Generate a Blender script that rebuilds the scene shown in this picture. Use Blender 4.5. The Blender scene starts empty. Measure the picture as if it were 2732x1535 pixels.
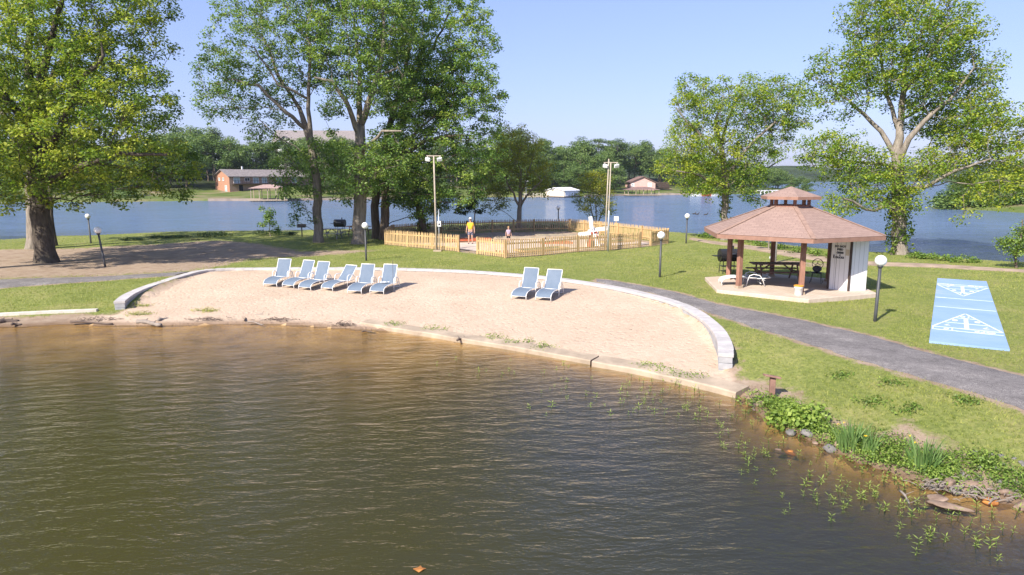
import bpy, bmesh, math, random
import numpy as np
from mathutils import Vector, Matrix
R = math.radians
rng = np.random.default_rng(7)
random.seed(7)
scene = bpy.context.scene
col = scene.collection

# ------------------------------------------------------------------ camera, sky, sun, exposure
CAM_H = 5.2
PITCH = 9.2
cam_data = bpy.data.cameras.new('camera')
cam = bpy.data.objects.new('camera', cam_data)
col.objects.link(cam)
cam.location = (0, 0, CAM_H)
cam.rotation_euler = (R(90 - PITCH), 0, 0)
cam_data.sensor_width = 36.0
cam_data.lens = 24.0
cam_data.clip_end = 8000
scene.camera = cam

SUN_EL = 39.0
SUN_DX, SUN_DY = -0.63, -0.777          # horizontal direction towards the sun
world = bpy.data.worlds.new('World')
scene.world = world
world.use_nodes = True
wn = world.node_tree
for n in list(wn.nodes): wn.nodes.remove(n)
wo = wn.nodes.new('ShaderNodeOutputWorld')
bg = wn.nodes.new('ShaderNodeBackground')
sky = wn.nodes.new('ShaderNodeTexSky')
sky.sky_type = 'NISHITA'
sky.sun_disc = False
sky.sun_elevation = R(SUN_EL)
sky.sun_rotation = math.atan2(SUN_DX, SUN_DY)
sky.altitude = 0
sky.air_density = 1.0
sky.dust_density = 1.0
sky.ozone_density = 8.0
bg.inputs['Strength'].default_value = 0.15
sgam = wn.nodes.new('ShaderNodeGamma'); sgam.inputs['Gamma'].default_value = 0.6      # evens out the hazy summer sky
stint = wn.nodes.new('ShaderNodeMix'); stint.data_type = 'RGBA'; stint.blend_type = 'MULTIPLY'; stint.inputs[0].default_value = 1.0
stint.inputs[7].default_value = (1.22, 1.13, 1.42, 1)
wn.links.new(sky.outputs[0], sgam.inputs[0])
wn.links.new(sgam.outputs[0], stint.inputs[6])
wn.links.new(stint.outputs[2], bg.inputs[0])
wn.links.new(bg.outputs[0], wo.inputs[0])

sun_data = bpy.data.lights.new('sun', 'SUN')
sun_data.energy = 4.6
sun_data.angle = R(0.53)
sun_data.color = (1.0, 0.93, 0.82)
sun = bpy.data.objects.new('sun', sun_data)
col.objects.link(sun)
sv = Vector((SUN_DX * math.cos(R(SUN_EL)), SUN_DY * math.cos(R(SUN_EL)), math.sin(R(SUN_EL))))
sun.rotation_euler = sv.to_track_quat('Z', 'Y').to_euler()
sun.location = (-40, -40, 60)

scene.view_settings.view_transform = 'Standard'
scene.view_settings.look = 'None'
scene.view_settings.exposure = 0.95
scene.view_settings.gamma = 1.0
scene.view_settings.use_curve_mapping = False
cy_ = scene.cycles
cy_.max_bounces = 7
cy_.diffuse_bounces = 3
cy_.glossy_bounces = 3
cy_.transmission_bounces = 4
cy_.transparent_max_bounces = 10
cy_.caustics_reflective = False
cy_.caustics_refractive = False
cy_.sample_clamp_indirect = 6

# ------------------------------------------------------------------ pixel -> world helpers (photo at 2575 px wide)
FD, CX, CY = 1821.0 / 1.0609, 1287.5, 723.5
_cp, _sp = math.cos(R(PITCH)), math.sin(R(PITCH))
def ray(u, v):
    a = (u - CX) / FD; b = (CY - v) / FD
    return a, _cp + b * _sp, -_sp + b * _cp
def at(u, v, z):
    dx, dy, dz = ray(u, v)
    t = (z - CAM_H) / dz
    return Vector((dx * t, dy * t, z))
def atY(u, v, Y):
    dx, dy, dz = ray(u, v)
    t = Y / dy
    return Vector((dx * t, Y, CAM_H + dz * t))
def S(u, v): return (u / 1.0609, v / 1.0609)     # full-size photo pixels -> 2575-wide pixels
def mpx(Y): return Y / _cp / FD                  # metres per pixel at distance Y (roughly)

def smooth(x): 
    x = np.clip(x, 0, 1); return x * x * (3 - 2 * x)

def sdf(px, py, poly):
    """signed distance to a closed polygon, positive inside (numpy)"""
    px = np.asarray(px, float); py = np.asarray(py, float)
    P = np.asarray(poly, float); n = len(P)
    d2 = np.full(px.shape, 1e18); ins = np.zeros(px.shape, bool)
    for i in range(n):
        ax, ay = P[i]; bx, by = P[(i + 1) % n]
        ex, ey = bx - ax, by - ay
        wx, wy = px - ax, py - ay
        t = np.clip((wx * ex + wy * ey) / (ex * ex + ey * ey + 1e-12), 0, 1)
        d2 = np.minimum(d2, (wx - ex * t) ** 2 + (wy - ey * t) ** 2)
        c = ((ay <= py) & (by > py)) | ((by <= py) & (ay > py))
        with np.errstate(divide='ignore', invalid='ignore'):
            xi = ax + (py - ay) / (by - ay) * ex if by != ay else np.full(px.shape, 1e18)
        ins ^= c & (px < xi)
    d = np.sqrt(d2)
    return np.where(ins, d, -d)

def xy(v): return (v[0], v[1])

# ------------------------------------------------------------------ outline of the park peninsula (water line)
front_px = [(0,822),(60,822),(160,815),(350,820),(450,818),(640,815),(760,818),(850,825),(930,830),(1000,833),(1080,844),
    (1160,859),(1250,870),(1350,888),(1450,907),(1550,927),(1650,947),(1750,970),(1850,992),(1882,1008),(1908,1040),(1960,1075),
    (2040,1108),(2090,1132),(2160,1166),(2230,1188),(2300,1210),(2400,1238),(2480,1256),(2575,1276)]
back_src = [(2900,724),(2732,713),(2553,701),(2432,689),(2324,689),(2214,681),(2084,665),(2001,653),(1899,640),(1794,632),
    (1700,620),(1600,609),(1500,604),(1400,603),(1290,605),(1180,611),(1090,618),(1000,624),(903,625),(849,626),(826,627),
    (691,629),(600,630),(480,632),(365,637),(250,643),(143,644),(76,651),(0,656)]
LAND = [(-75,19),(-45,21.5)] + [xy(at(u, v, 0)) for u, v in front_px] + [(10.6,8.2),(14,6),(22,2),(60,-8),(140,-10),(140,40),(60,40)] \
     + [xy(at(*S(u, v), 0)) for u, v in back_src] + [(-48,47),(-75,52)]
# sand area: inner foot of the wall round the back, past the water line at the front
sand_back = [(306,772),(338,761),(375,742),(406,728),(453,707),(500,689),(560,683),(700,681),(900,681),(1100,684),(1250,690),(1400,704),
    (1500,721),(1600,743),(1680,768),(1740,795),(1785,830),(1815,870),(1822,905),(1818,942)]
SAND = [xy(at(u, v, 0.42 if u < 420 else 0.55)) for u, v in sand_back] + [xy(at(1884,985,0.2))] + [xy(at(u, v + 25, 0)) for u, v in front_px[18:1:-1]]
    
_sx = np.linspace(-90, 90, 7)
def H(x, y, full=False):
    x = np.asarray(x, float); y = np.asarray(y, float)
    d = sdf(x, y, LAND)
    w = np.where(y > 42, 2.2, 3.8 + 2.6 * smooth((-x - 7) / 5))
    und = 0.035 * np.sin(x * 0.31 + 1.3) * np.cos(y * 0.27) + 0.02 * np.sin(x * 0.9 + y * 0.7)
    lawn = 0.05 + 0.55 * smooth(d / w) + und * smooth(d / 6)
    ds = sdf(x, y, SAND)
    sand = 0.05 + 0.45 * smooth((d + 0.3) / 10.0) + 0.05 * smooth(d / 1.2)
    land = np.where(ds > -0.10, sand, lawn)
    bed = -0.03 + (0.055 + 0.26 * smooth((x + 4) / 7)) * d + 0.15 * np.minimum(d + 4.5, 0) + 0.03 * np.sin(x * 1.1) * np.sin(y * 1.3 + 1)
    bed = np.maximum(bed, -2.6)
    h = np.where(d > 0, land, np.minimum(bed, 0.05))
    if full: return h, d, ds
    return h
def Hs(x, y): return float(H(np.array([x]), np.array([y]))[0])
def hit(u, v, z=0.5):
    for _ in range(14):
        p = at(u, v, z)
        z = 0.5 * z + 0.5 * Hs(p.x, p.y)
    p = at(u, v, z)
    return Vector((p.x, p.y, Hs(p.x, p.y)))
def hitS(u, v): return hit(*S(u, v))

# ------------------------------------------------------------------ materials
MATS = {}
class NT:
    def __init__(s, name):
        s.m = bpy.data.materials.new(name); s.m.use_nodes = True
        s.t = s.m.node_tree
        for n in list(s.t.nodes): s.t.nodes.remove(n)
        s.out = s.new('ShaderNodeOutputMaterial')
    def new(s, t, **kw):
        n = s.t.nodes.new(t)
        for k, v in kw.items(): setattr(n, k, v)
        return n
    def link(s, a, b): s.t.links.new(a, b)
    def val(s, sock, v):
        if hasattr(v, 'is_output') or isinstance(v, bpy.types.NodeSocket): s.link(v, sock)
        else: sock.default_value = v
    def coord(s, kind='Object'):
        if not hasattr(s, '_tc'): s._tc = s.new('ShaderNodeTexCoord')
        return s._tc.outputs[kind]
    def map(s, scale=(1,1,1), rot=(0,0,0), kind='Object'):
        m = s.new('ShaderNodeMapping'); m.inputs['Scale'].default_value = scale; m.inputs['Rotation'].default_value = rot
        s.link(s.coord(kind), m.inputs['Vector']); return m.outputs[0]
    def noise(s, scale, detail=4, rough=0.55, vec=None, dist=0.0):
        n = s.new('ShaderNodeTexNoise'); n.inputs['Scale'].default_value = scale; n.inputs['Detail'].default_value = detail
        n.inputs['Roughness'].default_value = rough; n.inputs['Distortion'].default_value = dist
        s.link(vec if vec is not None else s.coord(), n.inputs['Vector']); return n.outputs[0]
    def ramp(s, fac, stops, interp='LINEAR'):
        r = s.new('ShaderNodeValToRGB'); r.color_ramp.interpolation = interp
        e = r.color_ramp.elements
        while len(e) < len(stops): e.new(0.5)
        for el, (p, c) in zip(e, stops):
            el.position = p; el.color = (*c, 1) if len(c) == 3 else c
        s.link(fac, r.inputs[0]); return r.outputs[0]
    def math(s, op, a, b=0.0, clamp=False):
        n = s.new('ShaderNodeMath', operation=op, use_clamp=clamp); s.val(n.inputs[0], a); s.val(n.inputs[1], b); return n.outputs[0]
    def mix(s, fac, a, b, mode='MIX'):
        n = s.new('ShaderNodeMix', data_type='RGBA', blend_type=mode)
        s.val(n.inputs[0], fac)
        for k, v in ((6, a), (7, b)):
            if isinstance(v, tuple): v = (*v, 1) if len(v) == 3 else v
            s.val(n.inputs[k], v)
        return n.outputs[2]
    def attr(s, name):
        n = s.new('ShaderNodeAttribute', attribute_name=name); return n
    def bump(s, h, strength=0.5, dist=0.02, normal=None):
        b = s.new('ShaderNodeBump'); b.inputs['Strength'].default_value = strength; b.inputs['Distance'].default_value = dist
        s.link(h, b.inputs['Height'])
        if normal is not None: s.link(normal, b.inputs['Normal'])
        return b.outputs[0]
    def pbr(s, color, rough=0.8, spec=0.3, metal=0.0, normal=None):
        p = s.new('ShaderNodeBsdfPrincipled')
        if isinstance(color, tuple): color = (*color, 1) if len(color) == 3 else color
        s.val(p.inputs['Base Color'], color); s.val(p.inputs['Roughness'], rough)
        p.inputs['Specular IOR Level'].default_value = spec; p.inputs['Metallic'].default_value = metal
        if normal is not None: s.link(normal, p.inputs['Normal'])
        return p.outputs[0]
    def done(s, shader): s.link(shader, s.out.inputs['Surface']); return s.m

def mat(name, c, rough=0.7, var=0.25, scale=6.0, bump=0.15, bscale=None, spec=0.3, metal=0.0, c2=None, stretch=(1,1,1), bd=0.01):
    """plain procedural material: two-tone noise colour and a fine bump"""
    if name in MATS: return MATS[name]
    n = NT(name)
    v = n.map(stretch)
    dk = tuple(x * (1 - var) for x in c) if c2 is None else c2
    lt = tuple(min(1, x * (1 + var * 0.6)) for x in c) if c2 is None else c
    f1 = n.noise(scale, 5, 0.6, v)
    colr = n.ramp(f1, [(0.3, dk), (0.7, lt)])
    nb = n.bump(n.noise(bscale or scale * 5, 4, 0.6, v), bump, bd) if bump else None
    MATS[name] = n.done(n.pbr(colr, rough, spec, metal, nb))
    return MATS[name]

# ------------------------------------------------------------------ mesh helpers
class MB:
    """collects boxes, tubes, prisms and raw faces; build() links ONE mesh object"""
    def __init__(s): s.v = []; s.f = []; s.mi = []; s.cur = 0
    def add(s, verts, faces):
        o = len(s.v); s.v.extend([tuple(p) for p in verts]); s.f.extend([tuple(i + o for i in f) for f in faces])
        s.mi.extend([s.cur] * len(faces)); return s
    def box(s, c, size, rot=0.0, M=None):
        hx, hy, hz = size[0] / 2, size[1] / 2, size[2] / 2
        vs = [Vector((x, y, z)) for x in (-hx, hx) for y in (-hy, hy) for z in (-hz, hz)]
        m = Matrix.Translation(c) @ (M.to_4x4() if M is not None else Matrix.Rotation(rot, 4, 'Z'))
        return s.add([m @ q for q in vs], [(0,1,3,2),(4,6,7,5),(0,4,5,1),(2,3,7,6),(0,2,6,4),(1,5,7,3)])
    def beam(s, a, b, w, h, up=(0,0,1)):
        a, b = Vector(a), Vector(b); d = b - a
        z = d.normalized(); x = Vector(up).cross(z)
        if x.length < 1e-4: x = Vector((1,0,0)).cross(z)
        x.normalize(); y = z.cross(x)
        M = Matrix((x, y, z)).transposed()
        return s.box((a + b) / 2, (w, h, d.length), M=M)
    def prism(s, poly, z0, z1):
        n = len(poly)
        vs = [(p[0], p[1], z0) for p in poly] + [(p[0], p[1], z1) for p in poly]
        fs = [tuple(range(n - 1, -1, -1)), tuple(range(n, 2 * n))] + [(i, (i + 1) % n, n + (i + 1) % n, n + i) for i in range(n)]
        return s.add(vs, fs)
    def tube(s, pts, r, sides=8, cap=True):
        pts = [Vector(p) for p in pts]; n = len(pts)
        rr = [r] * n if isinstance(r, (int, float)) else list(r)
        t0 = (pts[1] - pts[0]).normalized()
        x = t0.orthogonal().normalized(); vs = []; fs = []
        for i, p in enumerate(pts):
            t = (pts[min(i + 1, n - 1)] - pts[max(i - 1, 0)])
            t = t.normalized() if t.length > 1e-9 else t0
            x = (x - t * x.dot(t)); x = x.normalized() if x.length > 1e-6 else t.orthogonal().normalized()
            y = t.cross(x)
            for k in range(sides):
                a = 2 * math.pi * k / sides
                vs.append(p + (x * math.cos(a) + y * math.sin(a)) * rr[i])
        for i in range(n - 1):
            for k in range(sides):
                k2 = (k + 1) % sides
                fs.append((i * sides + k, i * sides + k2, (i + 1) * sides + k2, (i + 1) * sides + k))
        if cap:
            fs.append(tuple(range(sides - 1, -1, -1))); fs.append(tuple((n - 1) * sides + k for k in range(sides)))
        return s.add(vs, fs)
    def lathe(s, prof, c=(0,0,0), sides=16):
        c = Vector(c); vs = []; fs = []; n = len(prof)
        for r, z in prof:
            for k in range(sides):
                a = 2 * math.pi * k / sides
                vs.append(c + Vector((r * math.cos(a), r * math.sin(a), z)))
        for i in range(n - 1):
            for k in range(sides):
                k2 = (k + 1) % sides
                fs.append((i * sides + k, i * sides + k2, (i + 1) * sides + k2, (i + 1) * sides + k))
        fs.append(tuple(range(sides - 1, -1, -1))); fs.append(tuple((n - 1) * sides + k for k in range(sides)))
        return s.add(vs, fs)
    def ball(s, c, r, seg=12, rings=8, sc=(1,1,1)):
        prof = []
        vs = []; fs = []; c = Vector(c)
        for i in range(rings + 1):
            ph = math.pi * i / rings - math.pi / 2
            for k in range(seg):
                a = 2 * math.pi * k / seg
                vs.append(c + Vector((r * sc[0] * math.cos(ph) * math.cos(a), r * sc[1] * math.cos(ph) * math.sin(a), r * sc[2] * math.sin(ph))))
        for i in range(rings):
            for k in range(seg):
                k2 = (k + 1) % seg
                fs.append((i * seg + k, i * seg + k2, (i + 1) * seg + k2, (i + 1) * seg + k))
        return s.add(vs, fs)
    def build(s, name, m, parent=None, smooth_=False, bevel=0.0):
        me = bpy.data.meshes.new(name)
        me.from_pydata(s.v, [], s.f)
        for k in (m if isinstance(m, (list, tuple)) else [m]): me.materials.append(k)
        me.polygons.foreach_set('material_index', s.mi)
        if smooth_: me.polygons.foreach_set('use_smooth', [True] * len(me.polygons))
        me.validate(); me.update()
        bm = bmesh.new(); bm.from_mesh(me)
        bmesh.ops.recalc_face_normals(bm, faces=bm.faces); bm.to_mesh(me); bm.free()
        o = bpy.data.objects.new(name, me); col.objects.link(o)
        if parent is not None: o.parent = parent
        if bevel:
            b = o.modifiers.new('bevel', 'BEVEL'); b.width = bevel; b.segments = 2; b.limit_method = 'ANGLE'
        return o

def tag(o, label=None, cat=None, group=None, kind=None):
    if label: o['label'] = label
    if cat: o['category'] = cat
    if group: o['group'] = group
    if kind: o['kind'] = kind
    return o
def empty(name, loc, rz=0.0, label=None, cat=None, group=None):
    o = bpy.data.objects.new(name, None); col.objects.link(o)
    o.location = loc; o.rotation_euler = (0, 0, rz); o.empty_display_size = 0.2
    return tag(o, label, cat, group)
def copy_tree(o, parent=None):
    c = o.copy(); col.objects.link(c)
    if parent is not None: c.parent = parent
    for ch in list(o.children): copy_tree(ch, c)
    return c
def raw_mesh(name, V, F, m, parent=None, attrs=None, smooth_=False, quads=True):
    """fast mesh from numpy arrays: V (n,3), F (m,k)"""
    V = np.asarray(V, np.float32); F = np.asarray(F, np.int32)
    k = F.shape[1]
    me = bpy.data.meshes.new(name)
    me.vertices.add(len(V)); me.vertices.foreach_set('co', V.ravel())
    me.loops.add(F.size); me.loops.foreach_set('vertex_index', F.ravel())
    me.polygons.add(len(F)); me.polygons.foreach_set('loop_start', np.arange(0, F.size, k, dtype=np.int32))
    me.polygons.foreach_set('loop_total', np.full(len(F), k, np.int32))
    if smooth_: me.polygons.foreach_set('use_smooth', np.ones(len(F), bool))
    for an, arr in (attrs or {}).items():
        a = me.attributes.new(an, 'FLOAT', 'POINT'); a.data.foreach_set('value', np.asarray(arr, np.float32))
    for mm in (m if isinstance(m, (list, tuple)) else [m]): me.materials.append(mm)
    me.update(calc_edges=True)
    o = bpy.data.objects.new(name, me); col.objects.link(o)
    if parent is not None: o.parent = parent
    return o
# ------------------------------------------------------------------ paths and zones (plan view polygons)
def strip(up, lo, z=0.6): return [xy(at(u, v, z)) for u, v in up] + [xy(at(u, v, z)) for u, v in reversed(lo)]
path_up = [(1500,702),(1530,705),(1600,716),(1700,735),(1800,762),(1900,780),(2000,799),(2100,821),(2200,845),(2300,875),(2400,905),(2500,930),(2575,951),(2760,1005)]
path_lo = [(1500,708),(1530,715),(1640,737),(1720,762),(1790,788),(1860,811),(1920,831),(2020,862),(2130,897),(2240,931),(2340,961),(2450,991),(2575,1031),(2760,1090)]
left_up = [(-120,712),(0,704),(120,699),(240,694),(340,690),(420,687),(480,683)]
left_lo = [(-120,738),(0,723),(120,716),(230,707),(320,700),(390,697),(440,694)]
back_up = [(1740,598),(1790,606),(1840,612),(1900,620),(1960,630),(2040,642),(2130,654),(2230,660),(2350,664),(2450,671),(2575,679),(2760,688)]
back_lo = [(1740,603),(1790,613),(1840,620),(1900,629),(1960,640),(2040,653),(2130,663),(2230,667),(2350,671),(2450,678),(2575,685),(2760,696)]
PATHS = [strip(path_up, path_lo), strip(left_up, left_lo), strip(back_up, back_lo)]
GOLF = [(-8.8,47.09),(-3.34,42.04),(-2.12,40.73),(-0.36,38.9),(8.51,44.93),(11.1,48.25),(4.9,58.4),(1.9,59.2),(-1.65,57.6),(-5.8,55.9),(-9.0,51.5)]
COURT_A = np.array([(19.44,30.86),(21.13,30.14),(13.37,17.87),(11.86,18.95)])
HEXC = Vector((11.45, 28.3)); HEXR = 3.5
def hexpt(a, r): return (HEXC.x + r * math.cos(R(a)), HEXC.y + r * math.sin(R(a)))
SLAB = [hexpt(a, 3.5) for a in (142, 202, 262, 322, 22, 82)]

# terrain grid: dense where the camera looks, stretched to the horizon
def graded(lo, hi, step, far, g=1.25):
    core = list(np.arange(lo, hi + 1e-6, step)); a = []; s = step; x = core[-1]
    while x < far[1]: s *= g; x += s; a.append(x)
    b = []; s = step; x = core[0]
    while x > far[0]: s *= g; x -= s; b.append(x)
    return np.array(b[::-1] + core + a)
gx = graded(-38, 34, 0.22, (-1500, 1500)); gy = graded(6, 72, 0.22, (-60, 90))
GX, GY = np.meshgrid(gx, gy)
hh, dl, dsd = H(GX.ravel(), GY.ravel(), True)
V = np.column_stack([GX.ravel(), GY.ravel(), hh])
nx, ny = len(gx), len(gy)
idx = np.arange(nx * ny).reshape(ny, nx)
F = np.column_stack([idx[:-1,:-1].ravel(), idx[:-1,1:].ravel(), idx[1:,1:].ravel(), idx[1:,:-1].ravel()])
X, Y = V[:,0], V[:,1]
# dirt: trampled ground under the left-hand trees, round the beach edge, in the golf course
def soft(poly, w): return smooth((sdf(X, Y, poly) + w) / (2 * w))
dirt = np.zeros(len(X))
dirt = np.maximum(dirt, 0.95 * soft([xy(at(u, v, .6)) for u, v in [(-200,690),(-200,640),(0,628),(230,622),(430,612),(560,606),(640,612),(760,632),(960,628),(860,640),(640,652),(560,668),(460,684),(300,690),(0,702)]], 1.6))
dirt = np.maximum(dirt, 0.8 * soft(GOLF, 0.5))
dirt = np.maximum(dirt, 0.9 * np.exp(-((dl - 0.4) / 0.9) ** 2) * (dsd < 0) * (Y < 40) * (X > 3))
dirt = np.maximum(dirt, 0.9 * (1 - smooth((dl - 0.8) / 1.0)) * (X < 4) * (Y < 40))
for P_ in PATHS: dirt = np.maximum(dirt, 0.75 * (1 - smooth((-sdf(X, Y, P_)) / 0.5)))
dirt = np.maximum(dirt, 0.6 * soft([xy(at(u, v, .6)) for u, v in [(1880,668),(1960,655),(2060,660),(2160,668),(2160,676),(2000,672)]], 0.4))
dirt = np.maximum(dirt, 0.75 * soft([xy(at(u, v, .5)) for u, v in [(2180,1060),(2260,1030),(2420,1090),(2575,1150),(2575,1220),(2440,1160)]], 0.5))
dirt = np.maximum(dirt, 0.75 * np.exp(-(dsd / 0.55) ** 2) * (dsd < 0))
wet = np.where(dl < 0, 1.0, np.clip(1 - dl / 0.45, 0, 1))
n = NT('ground'); MATS['ground'] = n.m
aS = n.attr('sand').outputs['Fac']; aD = n.attr('dirt').outputs['Fac']; aW = n.attr('wet').outputs['Fac']
n1 = n.noise(0.55, 7, 0.68); n2 = n.noise(3.2, 6, 0.7); n3 = n.noise(38, 3, 0.6); n4 = n.noise(0.16, 3)
gA = n.ramp(n1, [(0.34, (0.185, 0.24, 0.055)), (0.5, (0.28, 0.32, 0.095)), (0.64, (0.42, 0.385, 0.165))])
gB = n.ramp(n2, [(0.3, (0.15, 0.19, 0.045)), (0.7, (0.34, 0.335, 0.125))])
grass = n.mix(0.5, gA, gB)
n5 = n.noise(9.5, 5, 0.75)
grass = n.mix(1.0, grass, n.ramp(n5, [(0.32, (0.55, 0.60, 0.50)), (0.5, (1, 1, 1)), (0.68, (1.3, 1.22, 1.15))]), 'MULTIPLY')
grass = n.mix(n.ramp(n3, [(0.3, (0.0,0,0)), (0.8, (0.75,0.75,0.75))]), grass, n.mix(1.0, grass, (0.42, 0.46, 0.3), 'MULTIPLY'))
dirtc = n.ramp(n.noise(2.2, 6, 0.65), [(0.25, (0.27, 0.185, 0.125)), (0.5, (0.43, 0.325, 0.235)), (0.8, (0.54, 0.43, 0.33))])
dirtc = n.mix(n.math('MULTIPLY', n3, 0.5), dirtc, (0.16, 0.11, 0.07))
sandn = n.noise(5.5, 5, 0.62, dist=0.4); sandf = n.noise(60, 3, 0.7)
sandc = n.ramp(sandn, [(0.25, (0.49, 0.37, 0.27)), (0.5, (0.57, 0.44, 0.33)), (0.8, (0.635, 0.505, 0.39))])
sandc = n.mix(n.math('MULTIPLY', sandf, 0.35), sandc, (0.42, 0.31, 0.225))
dm = n.math('ADD', aD, n.math('MULTIPLY', n.math('SUBTRACT', n.noise(1.7, 6, 0.7), 0.5), 1.5))
dm = n.ramp(dm, [(0.38, (0,0,0)), (0.62, (1,1,1))])
dm = n.math('MULTIPLY', dm, n.math('GREATER_THAN', aD, 0.04))
base = n.mix(dm, grass, dirtc)
vsp = n.new('ShaderNodeTexVoronoi'); vsp.inputs['Scale'].default_value = 1.5; n.link(n.coord(), vsp.inputs['Vector'])
sandc = n.mix(n.ramp(vsp.outputs['Distance'], [(0.03, (.8,.8,.8)), (0.06, (0,0,0))]), sandc, (0.12, 0.09, 0.06))
sandc = n.mix(1.0, sandc, n.ramp(n.noise(0.45, 5, .65), [(.3, (.86, .85, .83)), (.7, (1.06, 1.06, 1.06))]), 'MULTIPLY')
base = n.mix(aS, base, sandc)
wetc = n.ramp(n.noise(0.9, 5, 0.6), [(0.22, (0.05, 0.045, 0.02)), (0.42, (0.36, 0.225, 0.10)), (0.7, (0.60, 0.42, 0.22))])
wetc = n.mix(n.math('GREATER_THAN', aW, 0.985), (0.17, 0.105, 0.06), wetc)
base = n.mix(n.math('MULTIPLY', aW, 0.85), base, wetc)
# footprints in the sand are a real relief, grass has its own rough relief
foot = n.new('ShaderNodeTexVoronoi'); foot.inputs['Scale'].default_value = 5.2; foot.inputs['Randomness'].default_value = 1
warp = n.new('ShaderNodeMix', data_type='RGBA'); warp.inputs[0].default_value = 0.12
n.link(n.coord(), warp.inputs[6]); 
nz = n.new('ShaderNodeTexNoise'); nz.inputs['Scale'].default_value = 2.5; n.link(n.coord(), nz.inputs['Vector']); n.link(nz.outputs['Color'], warp.inputs[7])
n.link(warp.outputs[2], foot.inputs['Vector'])
fh = n.math('ADD', n.ramp(foot.outputs['Distance'], [(0.05, (0,0,0)), (0.42, (1,1,1))]), n.math('MULTIPLY', n.noise(13, 5, 0.75), 1.6))
hs = n.math('MULTIPLY', n.math('MULTIPLY', fh, aS), 0.45)
hg = n.math('MULTIPLY', n.math('MULTIPLY', n.noise(24, 5, 0.75), n.math('SUBTRACT', 1.0, aS)), 1.0)
nb = n.bump(n.math('ADD', hs, hg), 0.85, 0.055)
n.done(n.pbr(base, 0.92, 0.15, 0, nb))
SANDMASK = np.where(dsd > -0.2, 1.0, 0.0) * (dl > -0.6)
SANDMASK = np.maximum(SANDMASK, smooth((dsd + 1.5) / 1.5) * (dl < 1.2) * (Y < 40) * (X < 4))
ground = raw_mesh('ground', V, F, MATS['ground'], attrs={'sand': SANDMASK, 'dirt': dirt, 'wet': wet}, smooth_=True)
tag(ground, kind='structure')

# ------------------------------------------------------------------ water
wx = graded(-40, 40, 0.5, (-3500, 3500), 1.3); wy = graded(4, 76, 0.5, (-80, 6000), 1.3)
WX, WY = np.meshgrid(wx, wy)
wh = H(WX.ravel(), WY.ravel())
depth = np.clip(-wh, 0, 2.6)
far_ = (np.abs(WX.ravel()) > 60) | (WY.ravel() > 78)
depth[far_] = 2.6
idx = np.arange(len(wx) * len(wy)).reshape(len(wy), len(wx))
WF = np.column_stack([idx[:-1,:-1].ravel(), idx[:-1,1:].ravel(), idx[1:,1:].ravel(), idx[1:,:-1].ravel()])
keep = ~np.all(wh[WF] > 0.12, axis=1)
n = NT('water'); MATS['water'] = n.m
dep = n.attr('depth').outputs['Fac']
v1 = n.map((0.9, 2.9, 1), (0, 0, R(-20))); v2 = n.map((2.6, 5.6, 1), (0, 0, R(-34))); v3 = n.map((9, 15, 1), (0, 0, R(-18)))
w1 = n.noise(1.0, 3, 0.5, v1, 0.6); w2 = n.noise(1.0, 3, 0.55, v2, 0.4); w3 = n.noise(1.0, 3, 0.6, v3)
gust = n.ramp(n.noise(0.035, 3), [(0.35, (0.55,)*3), (0.65, (1,)*3)])
hgt = n.math('ADD', n.math('ADD', n.math('MULTIPLY', w1, 1.0), n.math('MULTIPLY', w2, 0.6)), n.math('MULTIPLY', w3, 0.30))
wv = n.new('ShaderNodeTexWave'); wv.bands_direction = 'Y'; wv.inputs['Scale'].default_value = 0.62; wv.inputs['Distortion'].default_value = 8; wv.inputs['Detail'].default_value = 3; wv.inputs['Detail Scale'].default_value = 0.55; wv.inputs['Detail Roughness'].default_value = 0.55
n.link(n.map((0.8, 1, 1), (0, 0, R(-26))), wv.inputs['Vector'])
hgt = n.math('ADD', hgt, n.math('MULTIPLY', wv.outputs[1], 0.13))
hgt = n.math('MULTIPLY', hgt, gust)
# the open lake behind the point is rougher than the sheltered cove in front
sepx = n.new('ShaderNodeSeparateXYZ'); n.link(n.coord(), sepx.inputs[0])
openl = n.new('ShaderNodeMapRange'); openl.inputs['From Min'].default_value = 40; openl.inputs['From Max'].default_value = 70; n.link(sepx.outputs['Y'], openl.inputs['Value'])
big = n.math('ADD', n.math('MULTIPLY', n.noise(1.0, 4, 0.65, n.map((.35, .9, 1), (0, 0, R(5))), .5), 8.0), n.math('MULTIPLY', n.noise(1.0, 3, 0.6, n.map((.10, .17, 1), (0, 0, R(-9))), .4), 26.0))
hgt = n.math('ADD', n.math('MULTIPLY', hgt, 1.0), n.math('MULTIPLY', n.math('MULTIPLY', big, gust), openl.outputs[0]))
nb = n.bump(hgt, 1.0, 0.078)
fres = n.new('ShaderNodeFresnel'); fres.inputs['IOR'].default_value = 1.333; n.link(nb, fres.inputs['Normal'])
geo = n.new('ShaderNodeNewGeometry'); ior = n.new('ShaderNodeMapRange'); ior.inputs['To Min'].default_value = 1.333; ior.inputs['To Max'].default_value = 0.75; n.link(geo.outputs['Backfacing'], ior.inputs['Value']); n.link(ior.outputs[0], fres.inputs['IOR'])   # same air-to-water loss for light crossing either way
gl = n.new('ShaderNodeBsdfGlossy'); gl.inputs['Roughness'].default_value = 0.05; n.link(nb, gl.inputs['Normal'])
tr = n.new('ShaderNodeBsdfTransparent'); tr.inputs['Color'].default_value = (1.0, 0.92, 0.72, 1)
df = n.new('ShaderNodeBsdfDiffuse')
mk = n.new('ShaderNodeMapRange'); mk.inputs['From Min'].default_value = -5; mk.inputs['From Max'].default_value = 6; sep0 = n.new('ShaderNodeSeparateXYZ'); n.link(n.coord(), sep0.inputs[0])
n.link(n.math('ADD', sep0.outputs['X'], n.math('MULTIPLY', n.math('SUBTRACT', n.noise(0.12, 4), 0.5), 16)), mk.inputs['Value'])
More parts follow.
